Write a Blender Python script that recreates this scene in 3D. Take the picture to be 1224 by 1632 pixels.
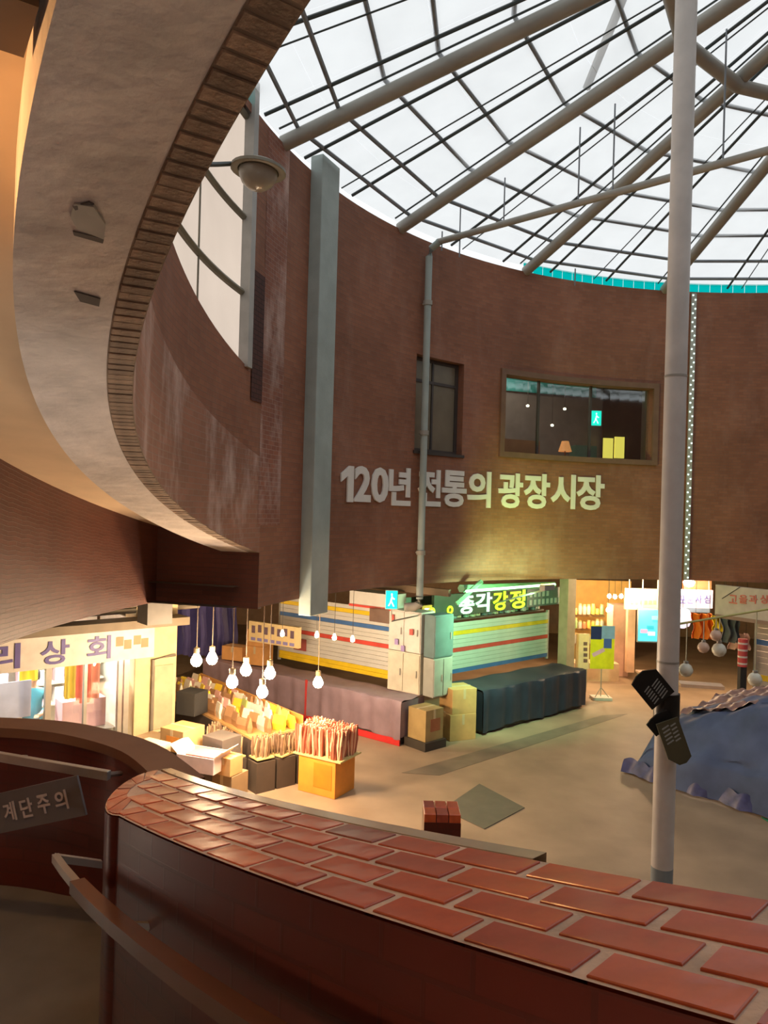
import bpy, math, random
from mathutils import Vector, Matrix
random.seed(7)
for o in list(bpy.data.objects): bpy.data.objects.remove(o)
scene = bpy.context.scene
COL = scene.collection
PI = math.pi

# ------------------------------------------------------------------ camera, world, exposure
EYE = 4.7            # eye height above the market floor (m)
FPX = 1178.0         # focal length in pixels of the 1224x1632 frame
ROLL = 0.028
cam_d = bpy.data.cameras.new('camera')
cam = bpy.data.objects.new('camera', cam_d)
COL.objects.link(cam)
cam_d.sensor_fit = 'VERTICAL'
cam_d.sensor_height = 36.0
cam_d.lens = FPX / 1632 * 36.0
cam_d.clip_start = 0.05
cr, sr = math.cos(ROLL), math.sin(ROLL)
cam.matrix_world = Matrix(((cr, -sr, 0, 0), (0, 0, -1, 0), (sr, cr, 0, EYE), (0, 0, 0, 1)))
scene.camera = cam

world = bpy.data.worlds.new('world')
scene.world = world
world.use_nodes = True
wb_ = world.node_tree.nodes['Background']
wb_.inputs[0].default_value = (0.93, 0.97, 1.0, 1)
wb_.inputs[1].default_value = 1.1

scene.view_settings.view_transform = 'Standard'
scene.view_settings.look = 'None'
scene.view_settings.gamma = 1.0
scene.view_settings.use_curve_mapping = False
scene.view_settings.exposure = 0.0

# ------------------------------------------------------------------ where things stand
CX, CY, R = 7.63, 7.98, 9.81          # the rotunda: centre and inner radius
WALL_TOP = EYE + 5.50
RIM = EYE + 5.70
SLAB = EYE - 1.44                     # underside of the first floor
R2 = 11.5                             # outer wall of the curved stair
TH_END = 2.859                        # where the lowest end of the upper flight meets the wall


def ray(px, py):
    x, y = px - 612, py - 816
    return Vector(((x * cr + y * sr) / FPX, 1, -(-x * sr + y * cr) / FPX))


def at(px, py, depth):
    d = ray(px, py) * depth
    return Vector((d.x, d.y, d.z + EYE))


def G(px, py, z=0.0):
    d = ray(px, py)
    return at(px, py, (z - EYE) / d.z)


def onwall(px, py, r=R):
    d = ray(px, py)
    a = d.x ** 2 + 1; b = -2 * (d.x * CX + CY); c = CX * CX + CY * CY - r * r
    s = (-b + math.sqrt(b * b - 4 * a * c)) / 2 / a
    p = at(px, py, s)
    return p, math.atan2(p.y - CY, p.x - CX) % (2 * PI)


def pol(r, th, z):
    return Vector((CX + r * math.cos(th), CY + r * math.sin(th), z))


def helix(th):                        # underside of the upper flight
    t = (th - 2.776) / 1.007
    return EYE - 0.823 + 2.164 * t + 0.148 * t * t


def ptop(th):                         # top of the near parapet
    return EYE - 0.576 + 2.16 * (th - 3.914)


# ------------------------------------------------------------------ materials
MATS = {}


def nt(name):
    m = bpy.data.materials.new(name)
    m.use_nodes = True
    n = m.node_tree.nodes; l = m.node_tree.links
    return m, n, l, n['Principled BSDF']


def mat(name, col, rough=0.6, metal=0.0, var=0.12, scale=4.0, bump=0.0, bscale=40.0, rand=0.0, coat=0.0, spec=None):
    """plain painted / raw surface with soft procedural variation"""
    if name in MATS: return MATS[name]
    m, n, l, b = nt(name)
    b.inputs['Roughness'].default_value = rough
    b.inputs['Metallic'].default_value = metal
    if coat: b.inputs['Coat Weight'].default_value = coat; b.inputs['Coat Roughness'].default_value = 0.12
    if spec is not None: b.inputs['Specular IOR Level'].default_value = spec
    tc = n.new('ShaderNodeTexCoord')
    no = n.new('ShaderNodeTexNoise'); no.inputs['Scale'].default_value = scale; no.inputs['Detail'].default_value = 5
    l.new(tc.outputs['Object'], no.inputs['Vector'])
    mr = n.new('ShaderNodeMapRange'); mr.inputs[1].default_value = 0.3; mr.inputs[2].default_value = 0.7
    mr.inputs[3].default_value = 1 - var; mr.inputs[4].default_value = 1 + var
    l.new(no.outputs[0], mr.inputs[0])
    hs = n.new('ShaderNodeHueSaturation'); hs.inputs['Color'].default_value = (*col, 1)
    if rand:
        oi = n.new('ShaderNodeObjectInfo')
        ma = n.new('ShaderNodeMath'); ma.operation = 'MULTIPLY_ADD'; ma.inputs[1].default_value = 2 * rand; ma.inputs[2].default_value = 1 - rand
        l.new(oi.outputs['Random'], ma.inputs[0])
        mm = n.new('ShaderNodeMath'); mm.operation = 'MULTIPLY'
        l.new(ma.outputs[0], mm.inputs[0]); l.new(mr.outputs[0], mm.inputs[1])
        l.new(mm.outputs[0], hs.inputs['Value'])
    else:
        l.new(mr.outputs[0], hs.inputs['Value'])
    l.new(hs.outputs[0], b.inputs['Base Color'])
    if bump:
        n2 = n.new('ShaderNodeTexNoise'); n2.inputs['Scale'].default_value = bscale; n2.inputs['Detail'].default_value = 6
        l.new(tc.outputs['Object'], n2.inputs['Vector'])
        bp = n.new('ShaderNodeBump'); bp.inputs['Strength'].default_value = bump; bp.inputs['Distance'].default_value = 0.02
        l.new(n2.outputs[0], bp.inputs['Height']); l.new(bp.outputs[0], b.inputs['Normal'])
    MATS[name] = m
    return m


def brickmat(name, c1, c2, mortar, rough=0.75, bl=0.2, bh=0.068, stain=None, bump=0.5, coat=0.0):
    """brick courses too small in the picture to pick apart; UV is in metres"""
    m, n, l, b = nt(name)
    b.inputs['Roughness'].default_value = rough
    if coat: b.inputs['Coat Weight'].default_value = coat; b.inputs['Coat Roughness'].default_value = 0.2
    uv = n.new('ShaderNodeUVMap'); uv.uv_map = 'UVMap'
    br = n.new('ShaderNodeTexBrick')
    br.inputs['Color1'].default_value = (*c1, 1); br.inputs['Color2'].default_value = (*c2, 1)
    br.inputs['Mortar'].default_value = (*mortar, 1)
    br.inputs['Scale'].default_value = 1.0; br.inputs['Mortar Size'].default_value = 0.006
    br.inputs['Mortar Smooth'].default_value = 0.3
    br.inputs['Brick Width'].default_value = bl; br.inputs['Row Height'].default_value = bh
    l.new(uv.outputs[0], br.inputs['Vector'])
    tc = n.new('ShaderNodeTexCoord')
    no = n.new('ShaderNodeTexNoise'); no.inputs['Scale'].default_value = 0.7; no.inputs['Detail'].default_value = 6
    l.new(tc.outputs['Object'], no.inputs['Vector'])
    mr = n.new('ShaderNodeMapRange'); mr.inputs[1].default_value = 0.3; mr.inputs[2].default_value = 0.7
    mr.inputs[3].default_value = 0.78; mr.inputs[4].default_value = 1.2
    l.new(no.outputs[0], mr.inputs[0])
    hs = n.new('ShaderNodeHueSaturation'); l.new(br.outputs[0], hs.inputs['Color']); l.new(mr.outputs[0], hs.inputs['Value'])
    out = hs.outputs[0]
    if stain:                       # lime bloom with its own blotchy shape
        n2 = n.new('ShaderNodeTexNoise'); n2.inputs['Scale'].default_value = 1.1; n2.inputs['Detail'].default_value = 9; n2.inputs['Roughness'].default_value = 0.68
        mp = n.new('ShaderNodeMapping'); mp.inputs['Scale'].default_value = (1.3, 1.3, 0.55)
        l.new(tc.outputs['Object'], mp.inputs[0]); l.new(mp.outputs[0], n2.inputs['Vector'])
        m2 = n.new('ShaderNodeMapRange'); m2.inputs[1].default_value = 0.5; m2.inputs[2].default_value = 0.72
        m2.inputs[3].default_value = 0; m2.inputs[4].default_value = stain[3]
        l.new(n2.outputs[0], m2.inputs[0])
        mx = n.new('ShaderNodeMix'); mx.data_type = 'RGBA'
        l.new(m2.outputs[0], mx.inputs[0]); l.new(out, mx.inputs[6]); mx.inputs[7].default_value = (*stain[:3], 1)
        out = mx.outputs[2]
    l.new(out, b.inputs['Base Color'])
    iv = n.new('ShaderNodeMath'); iv.operation = 'SUBTRACT'; iv.inputs[0].default_value = 1
    l.new(br.outputs['Fac'], iv.inputs[1])
    bp = n.new('ShaderNodeBump'); bp.inputs['Strength'].default_value = bump; bp.inputs['Distance'].default_value = 0.008
    l.new(iv.outputs[0], bp.inputs['Height']); l.new(bp.outputs[0], b.inputs['Normal'])
    MATS[name] = m
    return m


def emit(name, col, strength):
    if name in MATS: return MATS[name]
    m, n, l, b = nt(name)
    b.inputs['Base Color'].default_value = (*col, 1)
    b.inputs['Emission Color'].default_value = (*col, 1)
    b.inputs['Emission Strength'].default_value = strength
    MATS[name] = m
    return m


def sheetmat(name, col, clear, rough_var=0.05, vein=3.0):
    """translucent plastic sheet: part clear, part diffusing"""
    m, n, l, b = nt(name)
    n.remove(b)
    tr = n.new('ShaderNodeBsdfTransparent'); tl = n.new('ShaderNodeBsdfTranslucent'); df = n.new('ShaderNodeBsdfDiffuse')
    tc = n.new('ShaderNodeTexCoord')
    no = n.new('ShaderNodeTexNoise'); no.inputs['Scale'].default_value = vein; no.inputs['Detail'].default_value = 6
    l.new(tc.outputs['Object'], no.inputs['Vector'])
    mr = n.new('ShaderNodeMapRange'); mr.inputs[1].default_value = 0.3; mr.inputs[2].default_value = 0.7
    mr.inputs[3].default_value = 1 - rough_var; mr.inputs[4].default_value = 1.0
    l.new(no.outputs[0], mr.inputs[0])
    hs = n.new('ShaderNodeHueSaturation'); hs.inputs['Color'].default_value = (*col, 1); l.new(mr.outputs[0], hs.inputs['Value'])
    for s in (tr, tl, df): l.new(hs.outputs[0], s.inputs[0])
    a = n.new('ShaderNodeMixShader'); a.inputs[0].default_value = 0.15; l.new(tl.outputs[0], a.inputs[1]); l.new(df.outputs[0], a.inputs[2])
    c = n.new('ShaderNodeMixShader'); c.inputs[0].default_value = clear; l.new(a.outputs[0], c.inputs[1]); l.new(tr.outputs[0], c.inputs[2])
    l.new(c.outputs[0], n['Material Output'].inputs['Surface'])
    MATS[name] = m
    return m


def glassmat(name, tint=(0.9, 0.95, 0.95), refl=0.12):
    m, n, l, b = nt(name)
    n.remove(b)
    tr = n.new('ShaderNodeBsdfTransparent'); tr.inputs[0].default_value = (*tint, 1)
    gl = n.new('ShaderNodeBsdfGlossy'); gl.inputs['Roughness'].default_value = 0.04
    mx = n.new('ShaderNodeMixShader'); mx.inputs[0].default_value = refl
    l.new(tr.outputs[0], mx.inputs[1]); l.new(gl.outputs[0], mx.inputs[2]); l.new(mx.outputs[0], n['Material Output'].inputs['Surface'])
    MATS[name] = m
    return m


M_DRUM = brickmat('rotunda brick', (0.31, 0.125, 0.068), (0.25, 0.10, 0.055), (0.23, 0.115, 0.075), stain=(0.42, 0.24, 0.18, 0.35))
M_RAMPWALL = brickmat('bloomed brick', (0.36, 0.16, 0.10), (0.29, 0.135, 0.085), (0.32, 0.19, 0.14), stain=(0.68, 0.52, 0.46, 0.85))
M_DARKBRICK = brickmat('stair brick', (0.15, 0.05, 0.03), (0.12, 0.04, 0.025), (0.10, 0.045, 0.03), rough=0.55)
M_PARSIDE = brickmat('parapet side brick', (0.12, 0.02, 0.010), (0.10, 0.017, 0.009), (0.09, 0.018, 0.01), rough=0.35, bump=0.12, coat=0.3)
M_MORTAR = mat('mortar', (0.62, 0.46, 0.34), 0.85, var=0.2, scale=12, bump=0.3)
M_PLASTER = mat('grey plaster', (0.64, 0.58, 0.53), 0.85, var=0.2, scale=2.6, bump=1.0, bscale=7)
M_TAN = mat('tan plaster', (0.62, 0.46, 0.29), 0.8, var=0.08, scale=2.0, bump=0.15, bscale=8)
M_CONC = mat('market floor concrete', (0.33, 0.232, 0.148), 0.55, var=0.22, scale=0.9, bump=0.08, bscale=30)
M_CEIL = mat('dark painted slab', (0.10, 0.085, 0.07), 0.9)
M_STEEL = mat('grey painted steel', (0.34, 0.33, 0.29), 0.45, var=0.1, scale=2)
M_DARKSTEEL = mat('dark rafter steel', (0.045, 0.06, 0.06), 0.5)
M_RING = mat('hazed blue grey purlin', (0.22, 0.25, 0.28), 0.5)  # kept pale and bluish, haze put into the colour
M_PILLAR = mat('blue grey painted concrete', (0.36, 0.43, 0.41), 0.6, var=0.1, scale=3, bump=0.15)
M_POST = mat('pale grey post paint', (0.62, 0.60, 0.57), 0.4, var=0.08, scale=5)
M_ROOF = sheetmat('roof sheet', (0.93, 0.925, 0.91), 0.6, 0.07, 1.5)
M_TEAL = sheetmat('teal sheet', (0.0, 0.60, 0.57), 0.45, 0.1, 3)
M_PEACH = sheetmat('peach window sheet', (0.90, 0.72, 0.58), 0.65, 0.12, 0.9)
M_GLASS = glassmat('window glass')
M_WHITE = mat('white letter paint', (0.82, 0.80, 0.76), 0.5, var=0.04)
M_DARK = mat('dark interior', (0.03, 0.028, 0.026), 0.8)
M_CARD = mat('corrugated cardboard', (0.52, 0.31, 0.12), 0.8, rand=0.15)
M_BLACK = mat('black enamel', (0.012, 0.013, 0.013), 0.35)


# ------------------------------------------------------------------ mesh helpers
class MB:
    def __init__(s): s.v = []; s.f = []; s.uv = {}
    def add(s, vs, fs):
        k = len(s.v); s.v += [Vector(q) for q in vs]; s.f += [tuple(i + k for i in q) for q in fs]
        return s
    def box(s, c, size, rz=0.0, M=None, taper=1.0):
        x, y, z = [q / 2 for q in size]; vs = []
        for dz in (-z, z):
            k = taper if dz > 0 else 1.0
            for dx, dy in ((-x, -y), (x, -y), (x, y), (-x, y)): vs.append(Vector((dx * k, dy * k, dz)))
        if M is None: M = Matrix.Rotation(rz, 3, 'Z')
        vs = [M @ q + Vector(c) for q in vs]
        return s.add(vs, [(0, 3, 2, 1), (4, 5, 6, 7), (0, 1, 5, 4), (1, 2, 6, 5), (2, 3, 7, 6), (3, 0, 4, 7)])
    def tube(s, pts, r, n=8, cap=True):
        pts = [Vector(p) for p in pts]; rings = []
        rs = r if isinstance(r, (list, tuple)) else [r] * len(pts)
        for i, p in enumerate(pts):
            d = (pts[min(i + 1, len(pts) - 1)] - pts[max(i - 1, 0)]).normalized()
            up = Vector((0, 0, 1)) if abs(d.z) < 0.95 else Vector((1, 0, 0))
            a = d.cross(up).normalized(); b = a.cross(d)
            rings.append([p + (a * math.cos(2 * PI * k / n) + b * math.sin(2 * PI * k / n)) * rs[i] for k in range(n)])
        vs = [q for g in rings for q in g]; fs = []
        for i in range(len(pts) - 1):
            for k in range(n):
                fs.append((i * n + k, i * n + (k + 1) % n, (i + 1) * n + (k + 1) % n, (i + 1) * n + k))
        if cap: fs.append(tuple(range(n - 1, -1, -1))); fs.append(tuple((len(pts) - 1) * n + k for k in range(n)))
        return s.add(vs, fs)
    def lathe(s, prof, c=(0, 0, 0), n=16, M=None):
        vs = []; fs = []; M = M or Matrix.Identity(3)
        for r, z in prof:
            for k in range(n):
                vs.append(M @ Vector((r * math.cos(2 * PI * k / n), r * math.sin(2 * PI * k / n), z)) + Vector(c))
        for i in range(len(prof) - 1):
            for k in range(n): fs.append((i * n + k, i * n + (k + 1) % n, (i + 1) * n + (k + 1) % n, (i + 1) * n + k))
        return s.add(vs, fs)
    def prism(s, poly, z0, z1, M=None, c=(0, 0, 0)):
        n = len(poly); M = M or Matrix.Identity(3)
        vs = [M @ Vector((x, y, z)) + Vector(c) for z in (z0, z1) for x, y in poly]
        fs = [tuple(range(n - 1, -1, -1)), tuple(range(n, 2 * n))] + [(i, (i + 1) % n, n + (i + 1) % n, n + i) for i in range(n)]
        return s.add(vs, fs)
    def grid(s, fn, us, vs_, uvfn=None, skip=None):
        k = len(s.v); nv = len(vs_)
        for u in us:
            for v in vs_: s.v.append(Vector(fn(u, v)))
        for i in range(len(us) - 1):
            for j in range(nv - 1):
                if skip and skip((us[i] + us[i + 1]) / 2, (vs_[j] + vs_[j + 1]) / 2): continue
                q = (k + i * nv + j, k + (i + 1) * nv + j, k + (i + 1) * nv + j + 1, k + i * nv + j + 1)
                if uvfn: s.uv[len(s.f)] = [uvfn(us[a], vs_[b]) for a, b in ((i, j), (i + 1, j), (i + 1, j + 1), (i, j + 1))]
                s.f.append(q)
        return s
    def mesh(s, name, m, smooth=None, off=Vector((0, 0, 0))):
        me = bpy.data.meshes.new(name)
        me.from_pydata([tuple(q - off) for q in s.v], [], s.f)
        if s.uv:
            ul = me.uv_layers.new(name='UVMap')
            for p in me.polygons:
                u = s.uv.get(p.index)
                for a, li in enumerate(p.loop_indices):
                    ul.data[li].uv = u[a] if u else (me.vertices[me.loops[li].vertex_index].co.x, me.vertices[me.loops[li].vertex_index].co.z)
        if m: me.materials.append(m)
        if smooth:
            for p in me.polygons: p.use_smooth = True
            me.set_sharp_from_angle(angle=math.radians(smooth))
        me.update()
        return me
    def build(s, name, m, parent=None, smooth=None, world=True, bevel=0.0):
        """vertices are world coordinates unless world=False (then local to the parent)"""
        off = Vector((0, 0, 0))
        if parent is not None and world: off = wloc(parent)
        if parent is None and world and s.v:
            lo = Vector([min(q[i] for q in s.v) for i in range(3)]); hi = Vector([max(q[i] for q in s.v) for i in range(3)])
            off = Vector(((lo.x + hi.x) / 2, (lo.y + hi.y) / 2, lo.z))
        me = s.mesh(name, m, smooth, off)
        o = bpy.data.objects.new(name, me); COL.objects.link(o)
        if parent is not None: o.parent = parent
        else: o.location = off
        if bevel:
            bv = o.modifiers.new('bevel', 'BEVEL'); bv.width = bevel; bv.segments = 2; bv.limit_method = 'ANGLE'
        return o


def wloc(o):
    p = Vector((0, 0, 0))
    while o is not None: p = p + o.location; o = o.parent
    return p


def tag(o, label, cat=None, group=None, kind=None):
    o['label'] = label
    if cat: o['category'] = cat
    if group: o['group'] = group
    if kind: o['kind'] = kind
    return o


def thing(name, label, cat, loc=(0, 0, 0), rz=0.0, group=None, kind=None):
    o = bpy.data.objects.new(name, None); o.empty_display_size = 0.1
    COL.objects.link(o); o.location = loc; o.rotation_euler.z = rz
    return tag(o, label, cat, group, kind)


def bx(name, m, c, size, parent=None, rz=0.0, bevel=0.0, world=True):
    return MB().box(c, size, rz).build(name, m, parent, world=world, bevel=bevel)


def copy_obj(src, parent=None, M=None):
    o = src.copy(); COL.objects.link(o); o.parent = parent
    if M is not None: o.matrix_basis = M
    return o


def glyph(ch, bold=0.0, depth=0.01):
    """mesh of a character, unit box 0..1 x 0..1, thickness in metres along y"""
    cu = bpy.data.curves.new('glyph', 'FONT'); cu.body = ch; cu.size = 1.0; cu.offset = bold; cu.extrude = 0.0; cu.resolution_u = 3
    o = bpy.data.objects.new('glyph', cu); COL.objects.link(o)
    bpy.context.view_layer.update()
    me = bpy.data.meshes.new_from_object(o.evaluated_get(bpy.context.evaluated_depsgraph_get()))
    bpy.data.objects.remove(o)
    xs = [v.co.x for v in me.vertices]; ys = [v.co.y for v in me.vertices]
    if not xs: return None
    x0, x1, y0, y1 = min(xs), max(xs), min(ys), max(ys)
    vs = [((v.co.x - x0) / max(x1 - x0, 1e-6) - 0.5, (v.co.y - y0) / max(y1 - y0, 1e-6) - 0.5) for v in me.vertices]
    fs = [tuple(p.vertices) for p in me.polygons]
    cnt = {}
    for f in fs:
        for a, b in zip(f, f[1:] + f[:1]):
            e = (min(a, b), max(a, b)); cnt[e] = cnt.get(e, 0) + 1
    asp = (x1 - x0) / max(y1 - y0, 1e-6)
    bpy.data.meshes.remove(me)
    return vs, fs, [e for e, c in cnt.items() if c == 1], asp


ONE = [(0.02, -.5), (.5, -.5), (.5, .5), (.14, .5), (-.5, .27), (-.5, .04), (.02, .22)]
GL = {('1', 0.03): (ONE, [tuple(range(7))], [(i, (i + 1) % 7) for i in range(7)], .35)}


def letter(ch, c, w, h, ux, uz, nrm, m, parent, bold=0.02, depth=0.02, name='letter'):
    """a raised character with centre c, width axis ux, height axis uz, standing proud along nrm"""
    if (ch, bold) not in GL: GL[(ch, bold)] = glyph(ch, bold)
    g = GL[(ch, bold)]
    if g is None: return None
    vs, fs, be, asp = g
    c, ux, uz, nrm = Vector(c), Vector(ux).normalized(), Vector(uz).normalized(), Vector(nrm).normalized()
    if h is None: h = w / asp
    if w is None: w = h * asp
    mb = MB(); n = len(vs)
    mb.v = [c + ux * x * w + uz * y * h + nrm * d for d in (0.001, depth) for x, y in vs]
    mb.f = [tuple(i + n for i in f) for f in fs] + [(a, b, b + n, a + n) for a, b in be]
    return mb.build(name, m, parent)


def line_text(s, p0, p1, h, nrm, m, parent, bold=0.02, depth=0.006, gap=0.12):
    """characters evenly spread between two points"""
    p0, p1 = Vector(p0), Vector(p1); d = p1 - p0; L = d.length; ux = d.normalized(); uz = Vector((0, 0, 1))
    n = len(s); cell = L / n
    for i, ch in enumerate(s):
        if ch == ' ': continue
        letter(ch, p0 + ux * cell * (i + 0.5), cell * (1 - gap), h, ux, uz, nrm, m, parent, bold, depth)


def lin(a, b, n): return [a + (b - a) * i / (n - 1) for i in range(n)]


def merged(vals, eps=1e-4):
    out = []
    for v in sorted(vals):
        if not out or v - out[-1] > eps: out.append(v)
    return out


def point(name, loc, col, power, radius=0.05, parent=None):
    ld = bpy.data.lights.new(name, 'POINT'); ld.color = col; ld.energy = power; ld.shadow_soft_size = radius
    o = bpy.data.objects.new(name, ld); COL.objects.link(o)
    if parent is not None: o.parent = parent; o.location = Vector(loc) - wloc(parent)
    else: o.location = loc
    return o


def spot(name, loc, aim, col, power, angle, radius=0.05, parent=None, blend=.6):
    ld = bpy.data.lights.new(name, 'SPOT'); ld.color = col; ld.energy = power; ld.shadow_soft_size = radius; ld.spot_size = angle; ld.spot_blend = blend
    o = bpy.data.objects.new(name, ld); COL.objects.link(o)
    d = Vector(aim) - Vector(loc)
    o.rotation_euler = d.to_track_quat('-Z', 'Y').to_euler()
    if parent is not None: o.parent = parent; o.location = Vector(loc) - wloc(parent)
    else: o.location = loc
    return o


# ================================================================== THE SETTING
# ---- floor
fl = MB().grid(lambda u, v: (u, v, 0), lin(-24, 34, 30), lin(-8, 36, 24)).build('floor', M_CONC)
tag(fl, 'worn beige brown concrete floor of the market hall', 'floor', kind='structure')
a, b, c, d = G(705, 1290), G(764, 1250), G(836, 1288), G(772, 1322)
st = MB().prism([(q.x, q.y) for q in (a, d, c, b)], 0.001, 0.012).build('floor_plate', mat('dark drain plate', (0.13, 0.115, 0.085), 0.5))
tag(st, 'dark square cover plate set in the floor before the brick pier', 'floor plate')
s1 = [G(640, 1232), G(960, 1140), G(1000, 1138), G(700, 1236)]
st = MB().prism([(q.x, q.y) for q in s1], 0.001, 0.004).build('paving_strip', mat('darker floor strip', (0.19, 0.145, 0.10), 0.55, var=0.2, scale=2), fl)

# ---- ground floor ceiling (first floor slab) with the round opening and the stair opening
cl = MB()
ths = lin(0, 2 * PI, 121)
def edge_r(th):
    return R2 if TH_END < th < 4.62 else R + 0.3
for i in range(120):
    t0, t1 = ths[i], ths[i + 1]; tm = (t0 + t1) / 2; r0 = edge_r(tm)
    cl.add([pol(r0, t0, SLAB), pol(r0, t1, SLAB), pol(42, t1, SLAB), pol(42, t0, SLAB)], [(0, 1, 2, 3)])
    cl.add([pol(r0, t0, SLAB + .3), pol(r0, t1, SLAB + .3), pol(42, t1, SLAB + .3), pol(42, t0, SLAB + .3)], [(3, 2, 1, 0)])
tag(cl.build('ceiling', M_CEIL), 'low dark slab over the market stalls', 'ceiling', kind='structure')

# ---- rotunda wall
p1a, w1a = onwall(662, 650); p1b, w1b = onwall(738, 650)
W1 = (w1b, w1a, onwall(700, 722)[0].z, onwall(700, 572)[0].z)
w2a = onwall(803, 660)[1]; w2b = onwall(1040, 660)[1]
W2 = (w2b, w2a, onwall(920, 728)[0].z, onwall(920, 611)[0].z)
TH3 = (2.912, 3.72)
SILL = 2.457
th_list = merged(lin(-2.1, TH_END, 140) + [W1[0], W1[1], W2[0], W2[1]])
z_list = merged([SLAB, WALL_TOP, W1[2], W1[3], W2[2], W2[3]] + lin(SLAB, WALL_TOP, 8))
inside = lambda th, z: any(w[0] < th < w[1] and w[2] < z < w[3] for w in (W1, W2))
rt = MB()
uvw = lambda th, z: (th * R, z)
rt.grid(lambda th, z: pol(R, th, z), th_list, z_list, uvw, inside)
rt.grid(lambda th, z: pol(R + 0.3, th, z), th_list, z_list, uvw, inside)
rt.grid(lambda th, k: pol(R + 0.3 * k, th, WALL_TOP), th_list, [0, 1], uvw)
rt.grid(lambda th, k: pol(R + 0.3 * k, th, SLAB), th_list, [0, 1], uvw)
for w in (W1, W2):
    tt = [t for t in th_list if w[0] - 1e-6 <= t <= w[1] + 1e-6]
    for z in (w[2], w[3]): rt.grid(lambda th, k: pol(R + 0.3 * k, th, z), tt, [0, 1], uvw)
    for t in (w[0], w[1]): rt.grid(lambda k, z: pol(R + 0.3 * k, t, z), [0, 1], [w[2], w[3]], uvw)
drum = rt.build('wall_far', M_DRUM, smooth=30)
tag(drum, 'round reddish brown brick wall of the rotunda', 'wall', kind='structure')

# part of the ring over the stair: its lower edge climbs with the flight, a window above its sill
rw = MB()
TH_FAR = 4.62
def z_on(th, k):          # k 0 bottom .. 1 sill .. 2 window head .. 3 top
    hb = helix(th); sill = min(hb + SILL, WALL_TOP - 0.3)
    return (hb, sill, WALL_TOP - 0.12, WALL_TOP)[k]
tl = merged(lin(TH_END, TH_FAR, 90) + list(TH3))
ks = [0, 1, 2, 3]
sk = lambda th, k: TH3[0] < th < TH3[1] and 1 < k < 2
for rr in (R, R + 0.16):
    rw.grid(lambda th, k: pol(rr, th, z_on(th, k)), tl, ks, lambda th, k: (th * R, z_on(th, k)), lambda th, k: sk(th, k) or (rr == R and k < 1))
def z_low(th, k): return z_on(th, 0) + (z_on(th, 1) - z_on(th, 0)) * k
rw.grid(lambda th, k: pol(R, th, z_low(th, k)), tl, [0.56, 1], lambda th, k: (th * R, z_low(th, k)))
rw.grid(lambda th, k: pol(R + 0.16 * k, th, WALL_TOP), tl, [0, 1], uvw)
ts = [t for t in tl if TH3[0] - 1e-6 <= t <= TH3[1] + 1e-6]
rw.grid(lambda th, k: pol(R + 0.16 * k, th, z_on(th, 1)), ts, [0, 1], uvw)
for t in TH3: rw.grid(lambda k, z: pol(R + 0.16 * k, t, z), [0, 1], [z_on(t, 1), z_on(t, 2)], uvw)
rampwall = rw.build('wall_left', M_DRUM, smooth=30)
rl = MB()
rl.grid(lambda th, k: pol(R, th, z_low(th, k)), tl, lin(0, 0.56, 5), lambda th, k: (th * R, z_low(th, k)))
rl.build('bloomed_face', M_RAMPWALL, rampwall, smooth=30)
rl = MB()
rl.grid(lambda th, k: pol(R + 0.16 * k, th, helix(th) - .001), tl, [0, 1])
rl.build('mortar_bed', mat('edge mortar', (0.22, 0.16, 0.11), 0.9), rampwall)
tag(rampwall, 'lime stained curved brick wall rising with the upper stair flight', 'wall', kind='structure')

# bricks laid on edge along the exposed underside of that wall
def brick_mesh(name, l, w, h, m, bev=0.004):
    x, y, z = l / 2, w / 2, h / 2
    vs = []
    for k, zz in ((1, -z), (1, z - bev), (0, z)):
        q = 0 if k else bev
        vs += [(-x + q, -y + q, zz), (x - q, -y + q, zz), (x - q, y - q, zz), (-x + q, y - q, zz)]
    fs = [(0, 3, 2, 1), (8, 9, 10, 11)]
    for i in (0, 4):
        for k in range(4): fs.append((i + k, i + (k + 1) % 4, i + 4 + (k + 1) % 4, i + 4 + k))
    return MB().add(vs, fs).mesh(name, m)


def helix_frame(r, th, z, slope, flip=False):
    t = Vector((-math.sin(th), math.cos(th), slope / r)).normalized()
    ra = Vector((math.cos(th), math.sin(th), 0))
    if flip: ra = -ra
    n = t.cross(ra) if t.cross(ra).z * (-1 if flip else 1) > 0 else -t.cross(ra)
    ra2 = n.cross(t)
    M = Matrix((t, ra2, n)).transposed().to_4x4()
    M.translation = pol(r, th, z)
    return M


M_EDGEBRICK = mat('edge brick', (0.24, 0.16, 0.105), 0.8, var=0.25, scale=14, bump=0.4, bscale=60, rand=0.28)
eb_mesh = brick_mesh('edge_brick', 0.066, 0.15, 0.05, M_EDGEBRICK)
nb = 0
th = TH_END + 0.06
wl = wloc(rampwall)
while th < 4.12 and nb < 290:
    hz = helix(th) + 0.019 + random.uniform(-0.004, 0.004)
    o = bpy.data.objects.new('brick', eb_mesh); COL.objects.link(o); o.parent = rampwall
    M = helix_frame(R + 0.079, th, hz, 2.3, flip=True)
    M.translation -= wl
    o.matrix_basis = M
    th += 0.076 / R; nb += 1

pf = MB()
pf.grid(lambda th, z: pol(R - .004, th, z), lin(2.795, 2.868, 6), lin(helix(TH_END) + .4, WALL_TOP - .02, 6), uvw)
pf.build('pier_face', brickmat('pier brick', (0.33, 0.125, 0.075), (0.24, 0.09, 0.058), (0.36, 0.21, 0.16), bl=0.16, bump=0.9, stain=(0.66, 0.50, 0.44, 0.8)), rampwall)
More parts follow.
